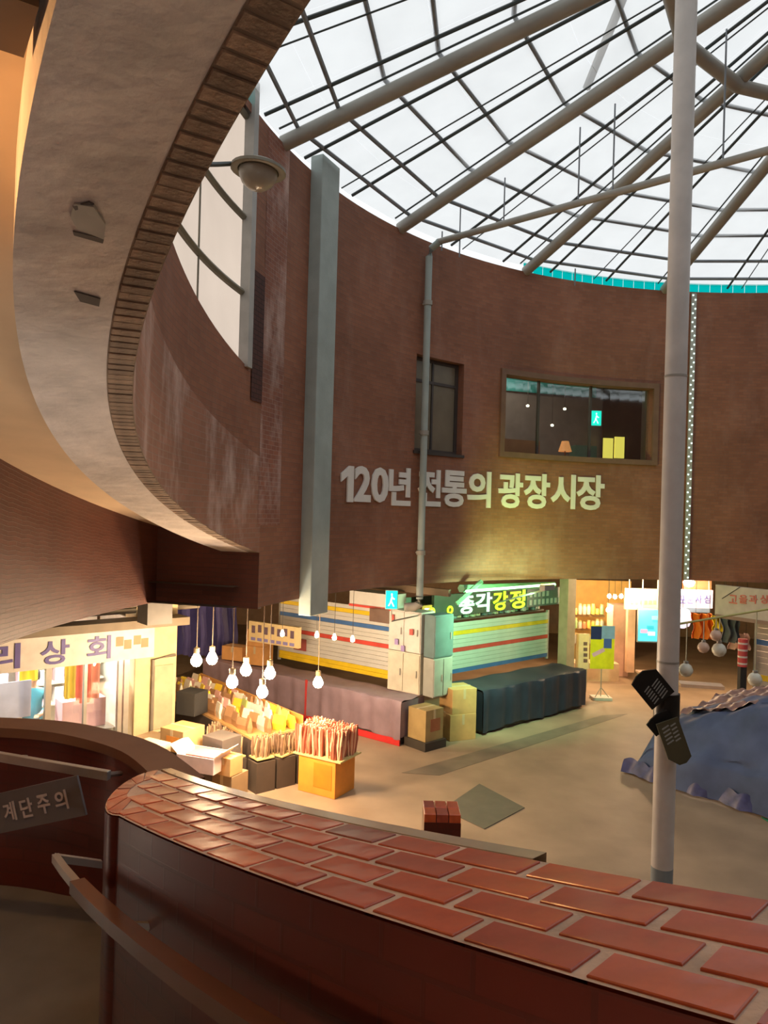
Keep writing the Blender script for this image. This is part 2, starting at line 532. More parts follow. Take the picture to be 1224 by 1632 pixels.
# ---- upper flight: grey dropped edge band, tan soffit, slab
fl2 = thing('staircase', 'curved upper stair flight seen from below, grey plaster edge and tan soffit', 'stairs', pol(R + 0.9, 3.3, helix(3.3)), kind='structure')
tl = lin(TH_END, TH_FAR, 110)
RB, RO = R + 0.157, R + 0.617
sb = MB()
sb.grid(lambda th, k: pol(RB + (RO - RB) * k, th, helix(th)), tl, lin(0, 1, 5))
sb.grid(lambda th, k: pol(RO, th, helix(th) + 0.36 * k), tl, [0, 1])
sb.build('edge_band', M_PLASTER, fl2, smooth=40)
sb = MB()
sb.grid(lambda th, k: pol(RO - 0.02 + (R2 - RO + 0.02) * k, th, helix(th) + 0.33), tl, lin(0, 1, 6))
sb.build('soffit', M_TAN, fl2, smooth=40)
sb = MB()
sb.grid(lambda th, k: pol(RB + (R2 - RB) * k, th, helix(th) + 0.55), tl, [0, 1])
sb.grid(lambda th, k: pol(RB, th, helix(th) + 0.55 * k), tl, [0, 1])
sb.build('slab', M_PLASTER, fl2)
# broken plaster patch and dark gouge on the band
def on_band(px, py):
    """where the view through a pixel meets the helical band"""
    lo, hi = 0.5, 14.0
    f = lambda s: (lambda p: p.z - helix(math.atan2(p.y - CY, p.x - CX) % (2 * PI)))(at(px, py, s))
    for _ in range(60):
        m_ = (lo + hi) / 2
        if f(m_) > 0: hi = m_
        else: lo = m_
    return at(px, py, lo)
chip = [on_band(*q) for q in ((118, 322), (150, 324), (168, 352), (166, 376), (122, 362), (112, 342))]
mb = MB(); n = len(chip)
mb.v = [q + Vector((0, 0, -0.004)) for q in chip] + [q + Vector((0, 0, -0.016 if i in (1, 2, 3) else -0.008)) for i, q in enumerate(chip)]
mb.f = [tuple(range(n)), tuple(range(2 * n - 1, n - 1, -1))] + [(i, (i + 1) % n, n + (i + 1) % n, n + i) for i in range(n)]
mb.build('loose_plaster_flake', mat('pale bare plaster', (0.42, 0.42, 0.38), 0.8), fl2)
for pts in (((116, 366), (166, 378), (164, 385), (118, 372)), ((118, 462), (160, 474), (158, 486), (128, 478)), ((116, 326), (142, 319), (150, 323), (120, 332))):
    q = [on_band(*p) + Vector((0, 0, -0.003)) for p in pts]
    mb = MB(); mb.v = q + [p + Vector((0, 0, -0.006)) for p in q]; mb.f = [(0, 1, 2, 3), (7, 6, 5, 4), (0, 1, 5, 4), (1, 2, 6, 5), (2, 3, 7, 6), (3, 0, 4, 7)]
    mb.build('plaster_gouge', mat('dark bare cement', (0.13, 0.12, 0.11), 0.9), fl2)

# ---- outer wall of the stair and the wall that closes the flight's lower end
ow = MB()
tl = lin(2.70, TH_FAR, 70)
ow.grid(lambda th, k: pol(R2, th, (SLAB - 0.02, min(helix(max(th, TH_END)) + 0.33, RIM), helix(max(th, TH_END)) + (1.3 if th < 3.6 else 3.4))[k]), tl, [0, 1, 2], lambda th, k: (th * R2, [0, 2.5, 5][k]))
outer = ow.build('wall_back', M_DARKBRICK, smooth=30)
tag(outer, 'dark brick outer wall of the curved stair', 'wall', kind='structure')
ew = MB()
def radial(mb, th, r0, r1, z0, z1, t=0.12):
    a, b = pol(r0, th, 0), pol(r1, th, 0); dv = Vector((-math.sin(th), math.cos(th), 0)) * t
    for q in (0,):
        vs = [Vector((p.x, p.y, z)) for z in (z0, z1) for p in (a, b, b - dv, a - dv)]
        k = len(mb.f)
        mb.add(vs, [(0, 3, 2, 1), (4, 5, 6, 7), (0, 1, 5, 4), (1, 2, 6, 5), (2, 3, 7, 6), (3, 0, 4, 7)])
        L = abs(r1 - r0)
        for f in (2, 4): mb.uv[k + f] = [(0, z0), (L, z0), (L, z1), (0, z1)]
radial(ew, TH_END, R + 0.001, R2, SLAB - 0.02, helix(TH_END) + 0.4)
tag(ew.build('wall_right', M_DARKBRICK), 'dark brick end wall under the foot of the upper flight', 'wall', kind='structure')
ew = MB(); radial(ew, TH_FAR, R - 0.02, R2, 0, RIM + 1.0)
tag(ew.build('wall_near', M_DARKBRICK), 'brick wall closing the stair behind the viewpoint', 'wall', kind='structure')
ow = MB()
ow.grid(lambda th, z: pol(R2 + 0.02, th, z), lin(3.35, TH_FAR, 40), [0, SLAB], lambda th, z: (th * R2, z))
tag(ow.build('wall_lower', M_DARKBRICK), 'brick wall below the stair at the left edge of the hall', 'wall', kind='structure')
# radial beam under the soffit, top left corner
q = at(20, 40, 2.6)
bm = MB()
tb = 3.73
for_r = (RO + 0.02, R2)
radial(bm, tb, for_r[0], for_r[1], helix(tb) + 0.10, helix(tb) + 0.4, 0.30)
tag(bm.build('beam', mat('brown painted beam', (0.16, 0.095, 0.05), 0.7)), 'dark brown beam crossing under the tan stair soffit', 'beam', kind='structure')

# ---- pillar, drain pipe
p0, t0_ = onwall(512, 600)
zt = onwall(512, 262)[0].z
M = Matrix.Rotation(t0_, 3, 'Z')
pc = pol(R - 0.11, 2.695, 0)
M = Matrix.Rotation(2.695, 3, 'Z')
pil = MB().box((pc.x, pc.y, (SLAB - 0.27 + zt) / 2), (0.23, 0.56, zt - SLAB + 0.27), M=M).build('pillar', M_PILLAR, bevel=0.015)
tag(pil, 'blue grey painted square pillar standing against the brick rotunda wall', 'pillar', kind='structure')
ppz = onwall(677, 392)[0].z
th_p = onwall(668, 700)[1]
pp = thing('drain_pipe', 'thin grey drain pipe running down the rotunda wall through the white lettering', 'pipe', pol(R - 0.1, th_p, SLAB - 0.3))
e0 = pol(R - 0.13, th_p, 0)
tie_a = Vector((e0.x, e0.y, ppz))
tie_b = G(1224, 240, ppz)
td = (tie_b - tie_a).normalized()
pts = [Vector((e0.x, e0.y, SLAB - 0.28)), Vector((e0.x, e0.y, ppz - 0.25)), Vector((e0.x, e0.y, ppz - 0.09)) + td * 0.06, tie_a + td * 0.26]
MB().tube(pts, 0.072, 10).build('down_pipe', M_PILLAR, pp, smooth=40)
for z in (SLAB + 0.6, SLAB + 3.0, SLAB + 5.6):
    MB().tube([(e0.x, e0.y, z), (e0.x, e0.y, z + 0.09)], 0.095, 10).build('clamp', M_STEEL, pp, smooth=40)
    q = pol(R, th_p, z + 0.045); MB().tube([(e0.x, e0.y, z + 0.045), q], 0.02, 6).build('bracket', M_STEEL, pp)
MB().tube([(e0.x, e0.y, SLAB - 0.22), (e0.x, e0.y, SLAB - 0.38), Vector((e0.x, e0.y, SLAB - 0.44)) + Vector((-.1, .0, 0)), Vector((e0.x, e0.y, SLAB - 0.46)) + Vector((-.3, 0.02, 0))], 0.09, 10).build('elbow', M_STEEL, pp, smooth=40)

# ---- skylight
RISE = EYE + 8.7
def roofz(r): return RISE + (RIM - RISE) * r / (R + 0.05)
sky = thing('skylight', 'shallow cone skylight of white translucent sheets on radiating steel pipes', 'skylight', (CX, CY, RIM), kind='structure')
STEP = math.radians(21.65)
RIB0 = math.radians(161.0) + 3 * STEP
ribs = [RIB0 - STEP * i for i in range(16)]
RINGS = [9.6, 8.95, 8.25, 7.45, 6.4, 5.2, 4.5]
pat = ((0.18, 0.027), (0.50, 0.012), (0.59, 0.027))
pat2 = ((0.41, 0.027), (0.50, 0.012), (0.82, 0.027))
rafts = []
for i, a in enumerate(ribs):
    p_ = pol(R + 0.04, a, roofz(R) - 0.19); q_ = pol(0.5, a, roofz(0.5) - 0.19)
    MB().tube([p_, q_], 0.115, 12).build('pipe_rib', M_STEEL, sky, smooth=40)
    MB().tube([pol(R + 0.02, a + 0.018, roofz(R) - 0.05), pol(0.9, a + 0.018, roofz(0.9) - 0.05)], 0.016, 6).build('stay_rod', M_DARKSTEEL, sky)
    for f, rr in (pat2 if i % 2 == 0 else pat):
        t = a - STEP * f
        r_in = 1.2 if rr > 0.02 else 3.0
        MB().tube([pol(R + 0.02, t, roofz(R) - 0.1), pol(r_in, t, roofz(r_in) - 0.1)], rr, 6).build('rafter', M_DARKSTEEL, sky)
        if rr > 0.02: rafts.append(t)
for r in RINGS:
    heavy = r < 4.6
    mbr = MB()
    vsr = ribs + [ribs[0] - 2 * PI]
    for a, b in zip(vsr[:-1], vsr[1:]):
        dz = (-0.06 if r > 8.5 else 0.05) if not heavy else -0.28
        mbr.tube([pol(r, a, roofz(r) + dz), pol(r, b, roofz(r) + dz)], 0.035 if not heavy else 0.11, 6 if not heavy else 10)
    mbr.build('ring_beam' if heavy else 'purlin_ring', M_STEEL if heavy else M_RING, sky, smooth=40 if heavy else None)
cuts = merged([t % (2 * PI) for t in ribs + rafts])
cuts.append(cuts[0] + 2 * PI)
rr_ = [R + 0.12, 9.1, 7.4, 5.75, 4.5, 0.4]
np_ = 0
for a, b in zip(cuts[:-1], cuts[1:]):
    for r0, r1 in zip(rr_[:-1], rr_[1:]):
        g = 0.003
        mb = MB(); mb.v = [pol(r0 - g, a + g / r0, roofz(r0)), pol(r0 - g, b - g / r0, roofz(r0)), pol(r1 + g, b - g / r1, roofz(r1)), pol(r1 + g, a + g / r1, roofz(r1))]
        mb.f = [(0, 1, 2, 3)]
        o = mb.build('roof_sheet', M_ROOF, sky); np_ += 1
cap = MB().tube([(CX, CY, RISE - 0.4), (CX, CY, RISE + 0.1)], 0.55, 16).build('apex_hub', M_STEEL, sky, smooth=40)
# horizontal tie pipe through the middle with hangers
tie_end = tie_a + td * ((tie_b - tie_a).length * 1.9)
MB().tube([tie_a + td * 0.2, tie_end], 0.062, 10).build('tie_pipe', M_STEEL, sky, smooth=40)
for f in (0.12, 0.28, 0.52, 0.62, 0.9, 1.3):
    q = tie_a + td * ((tie_b - tie_a).length * f); rq = math.hypot(q.x - CX, q.y - CY)
    MB().tube([q, (q.x, q.y, roofz(rq) - 0.05)], 0.014, 6).build('hanger', M_RING, sky)
# diagonal struts
q0, q1 = at(935, 140, 12.3), at(1000, -20, 10.9)
MB().tube([q0, q1], 0.07, 8).build('strut', M_STEEL, sky, smooth=40)
q0, q1 = at(1082, 40, 12.2), at(1066, -30, 11.4)
MB().tube([q0, q1], 0.09, 8).build('strut', M_STEEL, sky, smooth=40)
# small brackets near the eaves
for px in (497, 693, 722, 910):
    th = onwall(px, 400)[1]
    MB().tube([pol(9.62, th, roofz(9.62) - 0.06), pol(9.62, th, roofz(9.62) - 0.45)], 0.016, 6).build('eaves_rod', M_RING, sky)

# ---- teal strip round the top of the wall
tr = thing('trim_1', 'turquoise translucent strip round the top of the rotunda wall', 'trim', (CX, CY, WALL_TOP), kind='structure')
tsn = 60
th_t = onwall(836, 440)[1]
ta = lin(0.4, th_t, tsn + 1)
tb2 = lin(2.90, 3.3, 9)
for tt, i in [(ta, k) for k in range(tsn)] + [(tb2, k) for k in range(8)]:
    a, b = tt[i] + 0.0004, tt[i + 1] - 0.0004
    mb = MB(); mb.v = [pol(R + 0.05, a, WALL_TOP), pol(R + 0.05, b, WALL_TOP), pol(R + 0.05, b, RIM + 0.02), pol(R + 0.05, a, RIM + 0.02)]; mb.f = [(0, 1, 2, 3)]
    mb.build('teal_panel', M_TEAL, tr)

# ---- window 3: translucent stair window in the curved wall
w3 = thing('window_3', 'tall window of peach white translucent sheets above the stair wall', 'window', pol(R + 0.1, 3.1, z_on(3.1, 1)), kind='structure')
zr = [onwall(331, 276)[0].z, onwall(391, 329)[0].z, onwall(287, 368)[0].z, onwall(385, 444)[0].z]
rails = [(zr[0] + zr[1]) / 2, (zr[2] + zr[3]) / 2]
mul = onwall(328, 390)[1]
vcuts = [TH3[0] + 0.004]
while vcuts[-1] < TH3[1] - 0.05: vcuts.append(vcuts[-1] + (mul - TH3[0]))
vcuts[-1] = TH3[1]
M_FRAME = mat('pale window frame', (0.42, 0.42, 0.40), 0.5)
M_MULL = mat('olive window rail', (0.20, 0.19, 0.14), 0.5)
for i, (a, b) in enumerate(zip(vcuts[:-1], vcuts[1:])):
    zb = [rails[1] - 9, rails[1], rails[0], 99]
    for lo, hi in zip(zb[:-1], zb[1:]):
        sub = lin(a, b, 6)
        top = min(hi, WALL_TOP - 0.12)
        if lo >= top: continue
        mb = MB()
        mb.grid(lambda th, k: pol(R + 0.1, th, max(lo, min(z_on(th, 1), top)) * (1 - k) + top * k), sub, [0, 1])
        mb.build('window_sheet', M_PEACH, w3)
    MB().tube([pol(R + 0.07, b, z_on(b, 1)), pol(R + 0.07, b, WALL_TOP - 0.12)], 0.012, 6).build('mullion', M_MULL, w3)
for z in rails + [WALL_TOP - 0.16]:
    mb = MB()
    okth = [t for t in lin(TH3[0], TH3[1], 40) if z_on(t, 1) < z]
    if len(okth) > 1: mb.tube([pol(R + 0.07, t, z) for t in okth], 0.045, 6).build('rail', M_MULL, w3)
jb = pol(R + 0.02, TH3[0] + 0.008, 0)
MB().box((jb.x, jb.y, (z_on(TH3[0], 1) + WALL_TOP + 0.35) / 2), (0.14, 0.15, WALL_TOP + 0.35 - z_on(TH3[0], 1)), rz=TH3[0]).build('jamb', M_FRAME, w3)

# dark recessed brick strip beside that jamb
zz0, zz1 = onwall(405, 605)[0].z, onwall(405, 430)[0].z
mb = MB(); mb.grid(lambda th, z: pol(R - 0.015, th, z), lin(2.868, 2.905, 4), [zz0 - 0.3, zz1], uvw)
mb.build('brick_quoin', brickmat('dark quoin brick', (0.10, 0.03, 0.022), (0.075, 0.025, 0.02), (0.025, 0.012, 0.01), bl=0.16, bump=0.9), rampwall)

# ---- windows 1 and 2
M_SASH = mat('dark window sash', (0.06, 0.05, 0.045), 0.5)
M_SURR = mat('brown window surround', (0.19, 0.105, 0.065), 0.6)
wn = thing('window_1', 'narrow dark framed window beside the drain pipe', 'window', pol(R + 0.2, (W1[0] + W1[1]) / 2, W1[2]), kind='structure')
def wbar(parent, name, m, t0, t1, z0, z1, r0, r1):
    mb = MB(); tt = lin(t0, t1, max(2, int((t1 - t0) * R / 0.25) + 2))
    mb.grid(lambda th, z: pol(r0, th, z), tt, [z0, z1]); mb.grid(lambda th, z: pol(r1, th, z), tt, [z0, z1])
    for z in (z0, z1): mb.grid(lambda th, k: pol(r0 + (r1 - r0) * k, th, z), tt, [0, 1])
    for t in (t0, t1): mb.grid(lambda k, z: pol(r0 + (r1 - r0) * k, t, z), [0, 1], [z0, z1])
    return mb.build(name, m, parent)
f = 0.05 / R
zmid = W1[3] - 0.48
tm = W1[0] + (W1[1] - W1[0]) * 0.52
for (t0, t1, z0, z1) in ((W1[0], W1[1], W1[2], W1[2] + .07), (W1[0], W1[1], W1[3] - .07, W1[3]), (W1[0], W1[0] + f * 1.6, W1[2], W1[3]), (W1[1] - f, W1[1], W1[2], W1[3]), (W1[0], W1[1], zmid - .03, zmid + .03), (tm - f / 2, tm + f / 2, W1[2], W1[3])):
    wbar(wn, 'sash_bar', M_SASH, t0, t1, z0, z1, R + 0.17, R + 0.22)
M_PANE = mat('frosted olive pane', (0.20, 0.17, 0.12), 0.25, var=0.15, scale=1.5)
for (t0, t1) in ((W1[0], tm), (tm, W1[1])):
    for (z0, z1) in ((W1[2], zmid), (zmid, W1[3])):
        wbar(wn, 'pane', M_PANE, t0 + .001, t1 - .001, z0 + .01, z1 - .01, R + 0.195, R + 0.205)
wbar(wn, 'sill', M_SASH, W1[0] - .004, W1[1] + .004, W1[2] - .06, W1[2], R - 0.04, R + 0.1)

wn = thing('window_2', 'wide brown framed window over the lettering with a lit room behind', 'window', pol(R + 0.1, (W2[0] + W2[1]) / 2, W2[2]), kind='structure')
g = 0.13 / R
for (t0, t1, z0, z1) in ((W2[0] - g, W2[1] + g, W2[2] - .12, W2[2]), (W2[0] - g, W2[1] + g, W2[3], W2[3] + .12), (W2[0] - g, W2[0], W2[2], W2[3]), (W2[1], W2[1] + g, W2[2], W2[3])):
    wbar(wn, 'surround', M_SURR, t0, t1, z0, z1, R - 0.06, R + 0.02)
tA = W2[1] - (W2[1] - W2[0]) * 0.27; tB = W2[1] - (W2[1] - W2[0]) * 0.62
for t in (tA, tB): wbar(wn, 'mullion', M_SASH, t - f / 2, t + f / 2, W2[2], W2[3], R + 0.14, R + 0.2)
for t0, t1 in ((W2[0], tB), (tB, tA), (tA, W2[1])):
    wbar(wn, 'pane', M_GLASS, t0 + .002, t1 - .002, W2[2], W2[3], R + 0.165, R + 0.17)
# the dim room behind that window
rm = MB()
ra, rb_ = W2[0] - 0.06, W2[1] + 0.06
rm.grid(lambda th, z: pol(R + 2.2, th, z), lin(ra, rb_, 10), [W2[2] - .6, W2[3] + .5])
for z in (W2[2] - .6, W2[3] + .5): rm.grid(lambda th, k: pol(R + .3 + 1.9 * k, th, z), lin(ra, rb_, 10), [0, 1])
for t in (ra, rb_): rm.grid(lambda k, z: pol(R + .3 + 1.9 * k, t, z), [0, 1], [W2[2] - .6, W2[3] + .5])
rmo = rm.build('room_lining', mat('dim room paint', (0.26, 0.23, 0.21), 0.8), wn)
def in_room(px, py, dr=1.5): return onwall(px, py, R + dr)[0]
def room_card(name, label, cat, px0, py0, px1, py1, m, dr=1.5, t=0.05):
    a, b = in_room(px0, py1, dr), in_room(px1, py1, dr); top = in_room(px0, py0, dr).z
    d = (b - a); rz = math.atan2(d.y, d.x); c = (a + b) / 2
    o = bx(name, m, (c.x, c.y, (a.z + top) / 2), (d.xy.length, t, top - a.z), rz=rz)
    return tag(o, label, cat)
def exit_sign(px0, py0, px1, py1, depth, label):
    c = at((px0 + px1) / 2, (py0 + py1) / 2, depth); w = (px1 - px0) / FPX * depth; h = (py1 - py0) / FPX * depth
    t = thing('exit_sign', label, 'sign', c)
    bx('case', mat('sign case', (0.5, 0.5, 0.5), 0.5), c + Vector((0, .03, 0)), (w * 1.1, 0.05, h * 1.08), t)
    bx('face', emit('exit green', (0.0, 0.75, 0.55), 1.6), c, (w, 0.02, h), t)
    mb = MB(); y = c.y - 0.013
    mw = emit('exit white', (0.8, 1.0, 0.95), 1.6)
    mb.lathe([(0.0, .0), (.05 * w, .02 * h), (.08 * w, .08 * h), (.05 * w, .14 * h), (0, .16 * h)], (c.x + .02 * w, y, c.z + .22 * h), 8)
    mb.box((c.x, y, c.z + .05 * h), (.14 * w, .006, .3 * h), M=Matrix.Rotation(.25, 3, 'Y'))
    mb.box((c.x + .1 * w, y, c.z - .22 * h), (.1 * w, .006, .34 * h), M=Matrix.Rotation(-.45, 3, 'Y'))
    mb.box((c.x - .13 * w, y, c.z - .2 * h), (.1 * w, .006, .34 * h), M=Matrix.Rotation(.5, 3, 'Y'))
    mb.box((c.x + .16 * w, y, c.z + .08 * h), (.26 * w, .006, .07 * h), M=Matrix.Rotation(.5, 3, 'Y'))
    mb.build('running_figure', mw, t)
    return t
dW = in_room(950, 665).y
exit_sign(942, 655, 958, 678, in_room(950, 665, 1.2).y, 'glowing green exit sign seen through the wide window')
room_card('lit_poster', 'bright yellow and white lit poster, left one of the pair behind the wide window', 'poster', 961, 698, 976, 730, emit('lit yellow', (0.95, 0.78, 0.12), 1.0), 1.9)
room_card('lit_poster', 'bright yellow and white lit poster, right one of the pair behind the wide window', 'poster', 979, 696, 994, 730, emit('lit yellow', (0.95, 0.78, 0.12), 1.0), 1.9)
room_card('counter', 'brown wooden counter low at the left end of the wide window', 'counter', 797, 700, 852, 740, mat('orange brown wood', (0.35, 0.17, 0.07), 0.5), 1.3, 0.4)
room_card('display_case', 'dull green case behind the wide window beside the lamp', 'cabinet', 912, 710, 946, 742, mat('dull green paint', (0.08, 0.25, 0.19), 0.5), 1.6, 0.3)
lq = in_room(900, 735, 1.2)
lt = thing('table_lamp', 'small table lamp with orange shade behind the wide window', 'lamp', lq)
MB().lathe([(0.09, 0), (0.09, .02), (.02, .04), (.015, .28)], lq, 10).build('stand', M_SURR, lt)
MB().lathe([(0.17, .24), (0.09, .5)], lq, 14).build('shade', emit('orange shade', (0.8, 0.32, 0.1), 0.7), lt)
point('room_glow', pol(R + .9, (W2[0] + W2[1]) / 2 + .1, W2[3] + .25), (1, .86, .7), 45, .1)
room_card('shade_panel', 'black panel standing for the unlit right third of the wide window', 'shade_panel', 958, 606, 1046, 745, mat('black shade sheet', (.02, .018, .017), .8), 2.05, .05)  # black sheet stands in for the unlit part of the room
for px_, py_, lb in ((841, 647, 'small painted bulb glint at the left of the wide window'), (900, 652, 'small painted bulb glint in the middle of the wide window'), (880, 678, 'small low painted bulb glint in the wide window')):
    q = in_room(px_, py_, 1.0); t = thing('bulb_glint', lb, 'lamp', q)  # glowing beads stand in for bulb reflections in the window
    MB().lathe([(0, -.03), (.035, -.02), (.04, .02), (0, .04)], q, 10).build('lens', emit('warm glint', (1, .9, .7), 3), t)
    MB().tube([q + Vector((0, 0, .03)), (q.x, q.y, W2[3] + .5)], .006, 5).build('stem', M_DARK, t)
room_card('teal_reflection', 'teal panel standing for a reflection across the top of the wide window', 'banner', 800, 596, 950, 622, mat('teal reflection', (0.02, 0.32, 0.30), 0.6), 2.1, 0.03)  # teal reflection in the window, built as a flat panel

# ---- white lettering on the rotunda wall
tx = thing('wall_lettering', 'large white Korean lettering across the round brick wall', 'lettering', pol(R, 2.2, EYE + .3))
boxes = [('1', 541, 561, 742, 800), ('2', 563, 589, 743, 800), ('0', 590, 617, 745, 801), ('년', 618, 653, 745, 806), ('전', 665, 701, 748, 807), ('통', 703, 742, 750, 808), ('의', 744, 781, 751, 809),
         ('광', 793, 832, 754, 810), ('장', 834, 875, 755, 811), ('시', 877, 916, 756, 811), ('장', 918, 962, 757, 813)]
for ch, x0, x1, y0, y1 in boxes:
    a = onwall(x0, (y0 + y1) / 2)[0]; b = onwall(x1, (y0 + y1) / 2)[0]
    cpt, th = onwall((x0 + x1) / 2, (y0 + y1) / 2)
    ztop, zbot = onwall((x0 + x1) / 2, y0)[0].z, onwall((x0 + x1) / 2, y1)[0].z
    ux = Vector((b.x - a.x, b.y - a.y, 0)); nrm = Vector((-math.cos(th), -math.sin(th), 0))
    letter(ch, Vector((cpt.x, cpt.y, (ztop + zbot) / 2)) + nrm * 0.012, ux.length, ztop - zbot, ux, (0, 0, 1), nrm, M_WHITE, tx, bold=0.03, depth=0.03)

# ---- string of tiny lights hanging in front of the far wall
led = thing('light_string', 'string of tiny white lights hanging down the far rotunda wall behind the post', 'string lights', pol(R - .05, onwall(1090, 925)[1], SLAB))
pa, pb = onwall(1107, 455)[0], onwall(1091, 925)[0]
thl = onwall(1098, 700)[1]
b0 = pol(R - .06, thl, SLAB + .02); b1 = pol(R - .06, thl, WALL_TOP - .05)
MB().box((b0 + b1) / 2, (0.12, 0.03, b1.z - b0.z), rz=thl + PI / 2).build('backing_strip', mat('pale strip', (0.42, 0.43, 0.40), 0.4), led)
mled = emit('cool led', (0.75, 1.0, 0.9), 2.2)
lm = None
for i in range(64):
    z = b0.z + (b1.z - b0.z) * (i + .5) / 64 
    q = pol(R - .085, thl + (0.003 if i % 2 else -0.003), z)
    if lm is None:
        lm = MB().box((0, 0, 0), (0.028, 0.016, 0.03)).mesh('led', mled)
    o = bpy.data.objects.new('led', lm); COL.objects.link(o); o.parent = led; o.location = q - wloc(led); o.rotation_euler.z = thl + PI / 2

# ================================================================== NEAR PARAPET AND LOWER STAIR
TIP = 3.648; TIPN = 3.735
PIN, POUT = R, R + 0.355
pr = thing('brick_parapet', 'curved parapet capped with glossy red bricks in the foreground', 'parapet', pol(R + .18, 3.85, ptop(3.85) - 1.2))
core = MB()
tipk = lambda k: TIP + (TIPN - TIP) * k
sweep = lin(0, 1, 60)
core.grid(lambda f, k: pol(PIN + (POUT - PIN) * k, tipk(k) + (4.5 - tipk(k)) * f, ptop(tipk(k) + (4.5 - tipk(k)) * f) - 0.003), sweep, lin(0, 1, 5))
core.grid(lambda f, k: pol(PIN, TIP + (4.5 - TIP) * f, ptop(TIP + (4.5 - TIP) * f) - 0.003 - 1.7 * k), sweep, [0, 1])
core.build('mortar_bed', M_MORTAR, pr)
sd = MB()
ZS = lambda th, k: ptop(th) - 0.006 - 1.9 * k
sd.grid(lambda th, k: pol(POUT + 0.004, th, ZS(th, k)), lin(TIPN, 4.5, 60), lin(0, 1, 5), lambda th, k: (th * POUT, k * 1.9))
fc, nc = pol(PIN, TIP, ptop(TIP)), pol(POUT, TIPN, ptop(TIPN))
cpos = (fc + nc) / 2; half = (nc - fc) / 2
tdir = Vector((half.y, -half.x, 0)).normalized()
if tdir.x > 0: tdir = -tdir
arc = lin(PI / 2, -PI / 2, 17)
BULGE = 0.095
def tip_pt(a, q=1.0, dz=0.0):
    p = cpos + half * math.sin(a) * q + tdir * BULGE * math.cos(a) * q
    return Vector((p.x, p.y, p.z + dz))
sd.grid(lambda a, k: tip_pt(a, 1.01, -.006 - 1.9 * k), arc, lin(0, 1, 5), lambda a, k: (a * .2 + .2, k * 1.9))
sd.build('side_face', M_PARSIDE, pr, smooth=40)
mb = MB(); ring = [tip_pt(a, 1, -.003) for a in arc]
mb.add(ring, [tuple(range(len(ring)))]); mb.build('end_bed', M_MORTAR, pr)

M_GLAZED = None
def glazed():
    m, n, l, b = nt('glazed red brick')
    oi = n.new('ShaderNodeObjectInfo'); rp_ = n.new('ShaderNodeValToRGB')
    e = rp_.color_ramp.elements
    e[0].position = 0.0; e[0].color = (0.26, 0.075, 0.05, 1); e[1].position = 1.0; e[1].color = (0.66, 0.13, 0.038, 1)
    k = e.new(0.2); k.color = (0.46, 0.085, 0.04, 1); k = e.new(0.65); k.color = (0.58, 0.105, 0.042, 1)
    l.new(oi.outputs['Random'], rp_.inputs[0])
    tc = n.new('ShaderNodeTexCoord'); no = n.new('ShaderNodeTexNoise'); no.inputs['Scale'].default_value = 18; no.inputs['Detail'].default_value = 5
    l.new(tc.outputs['Object'], no.inputs['Vector'])
    mr = n.new('ShaderNodeMapRange'); mr.inputs[1].default_value = .3; mr.inputs[2].default_value = .7; mr.inputs[3].default_value = .85; mr.inputs[4].default_value = 1.12
    l.new(no.outputs[0], mr.inputs[0])
    hs = n.new('ShaderNodeHueSaturation'); l.new(rp_.outputs[0], hs.inputs['Color']); l.new(mr.outputs[0], hs.inputs['Value'])
    l.new(hs.outputs[0], b.inputs['Base Color'])
    b.inputs['Roughness'].default_value = 0.4
    b.inputs['Specular IOR Level'].default_value = 0.2
    b.inputs['Coat Weight'].default_value = 0.8; b.inputs['Coat Roughness'].default_value = 0.2
    bp = n.new('ShaderNodeBump'); bp.inputs['Strength'].default_value = .35; bp.inputs['Distance'].default_value = .01
    n2 = n.new('ShaderNodeTexNoise'); n2.inputs['Scale'].default_value = 9
    l.new(tc.outputs['Object'], n2.inputs['Vector']); l.new(n2.outputs[0], bp.inputs['Height']); l.new(bp.outputs[0], b.inputs['Normal']); l.new(bp.outputs[0], b.inputs['Coat Normal'])
    return m
M_GLAZED = glazed()
cm = brick_mesh('cap_brick', 0.190, 0.073, 0.034, M_GLAZED, 0.0015)
plw = wloc(pr)
nrow = 4
pitch = (POUT - PIN) / nrow
for row in range(nrow):
    r = PIN + pitch * (row + .5)
    dth = 0.208 / r
    th = tipk((row + .5) / nrow) + 0.004 + (0.5 * dth if row % 2 else 0.0)
    if row % 2:                                   # half brick starts every other row
        o = bpy.data.objects.new('half_brick', cm); COL.objects.link(o); o.parent = pr
        M = helix_frame(r, th - dth / 4, ptop(th - dth / 4) - 0.0165, 2.16) @ Matrix.Diagonal((.45, 1, 1, 1))
        M.translation -= plw; o.matrix_basis = M
    while th < 4.35:
        o = bpy.data.objects.new('brick', cm); COL.objects.link(o); o.parent = pr
        M = helix_frame(r, th + dth / 2, ptop(th + dth / 2) - 0.0165 + random.uniform(-.001, .001), 2.16)
        M.translation -= plw
        o.matrix_basis = M
        th += dth
for i in range(6):                                # wedge bricks round the end
    a0, a1 = PI / 2 - PI * i / 6 - .03, PI / 2 - PI * (i + 1) / 6 + .03
    top = [tip_pt(a, q, .0012) for a, q in ((a0, .45), (a0, .97), ((a0 + a1) / 2, .97), (a1, .97), (a1, .45))]
    n = len(top); mb = MB(); mb.v = [p - Vector((0, 0, .03)) for p in top] + top
    mb.f = [tuple(range(n)), tuple(range(2 * n - 1, n - 1, -1))] + [(k, (k + 1) % n, n + (k + 1) % n, n + k) for k in range(n)]
    mb.build('end_brick', M_GLAZED, pr)

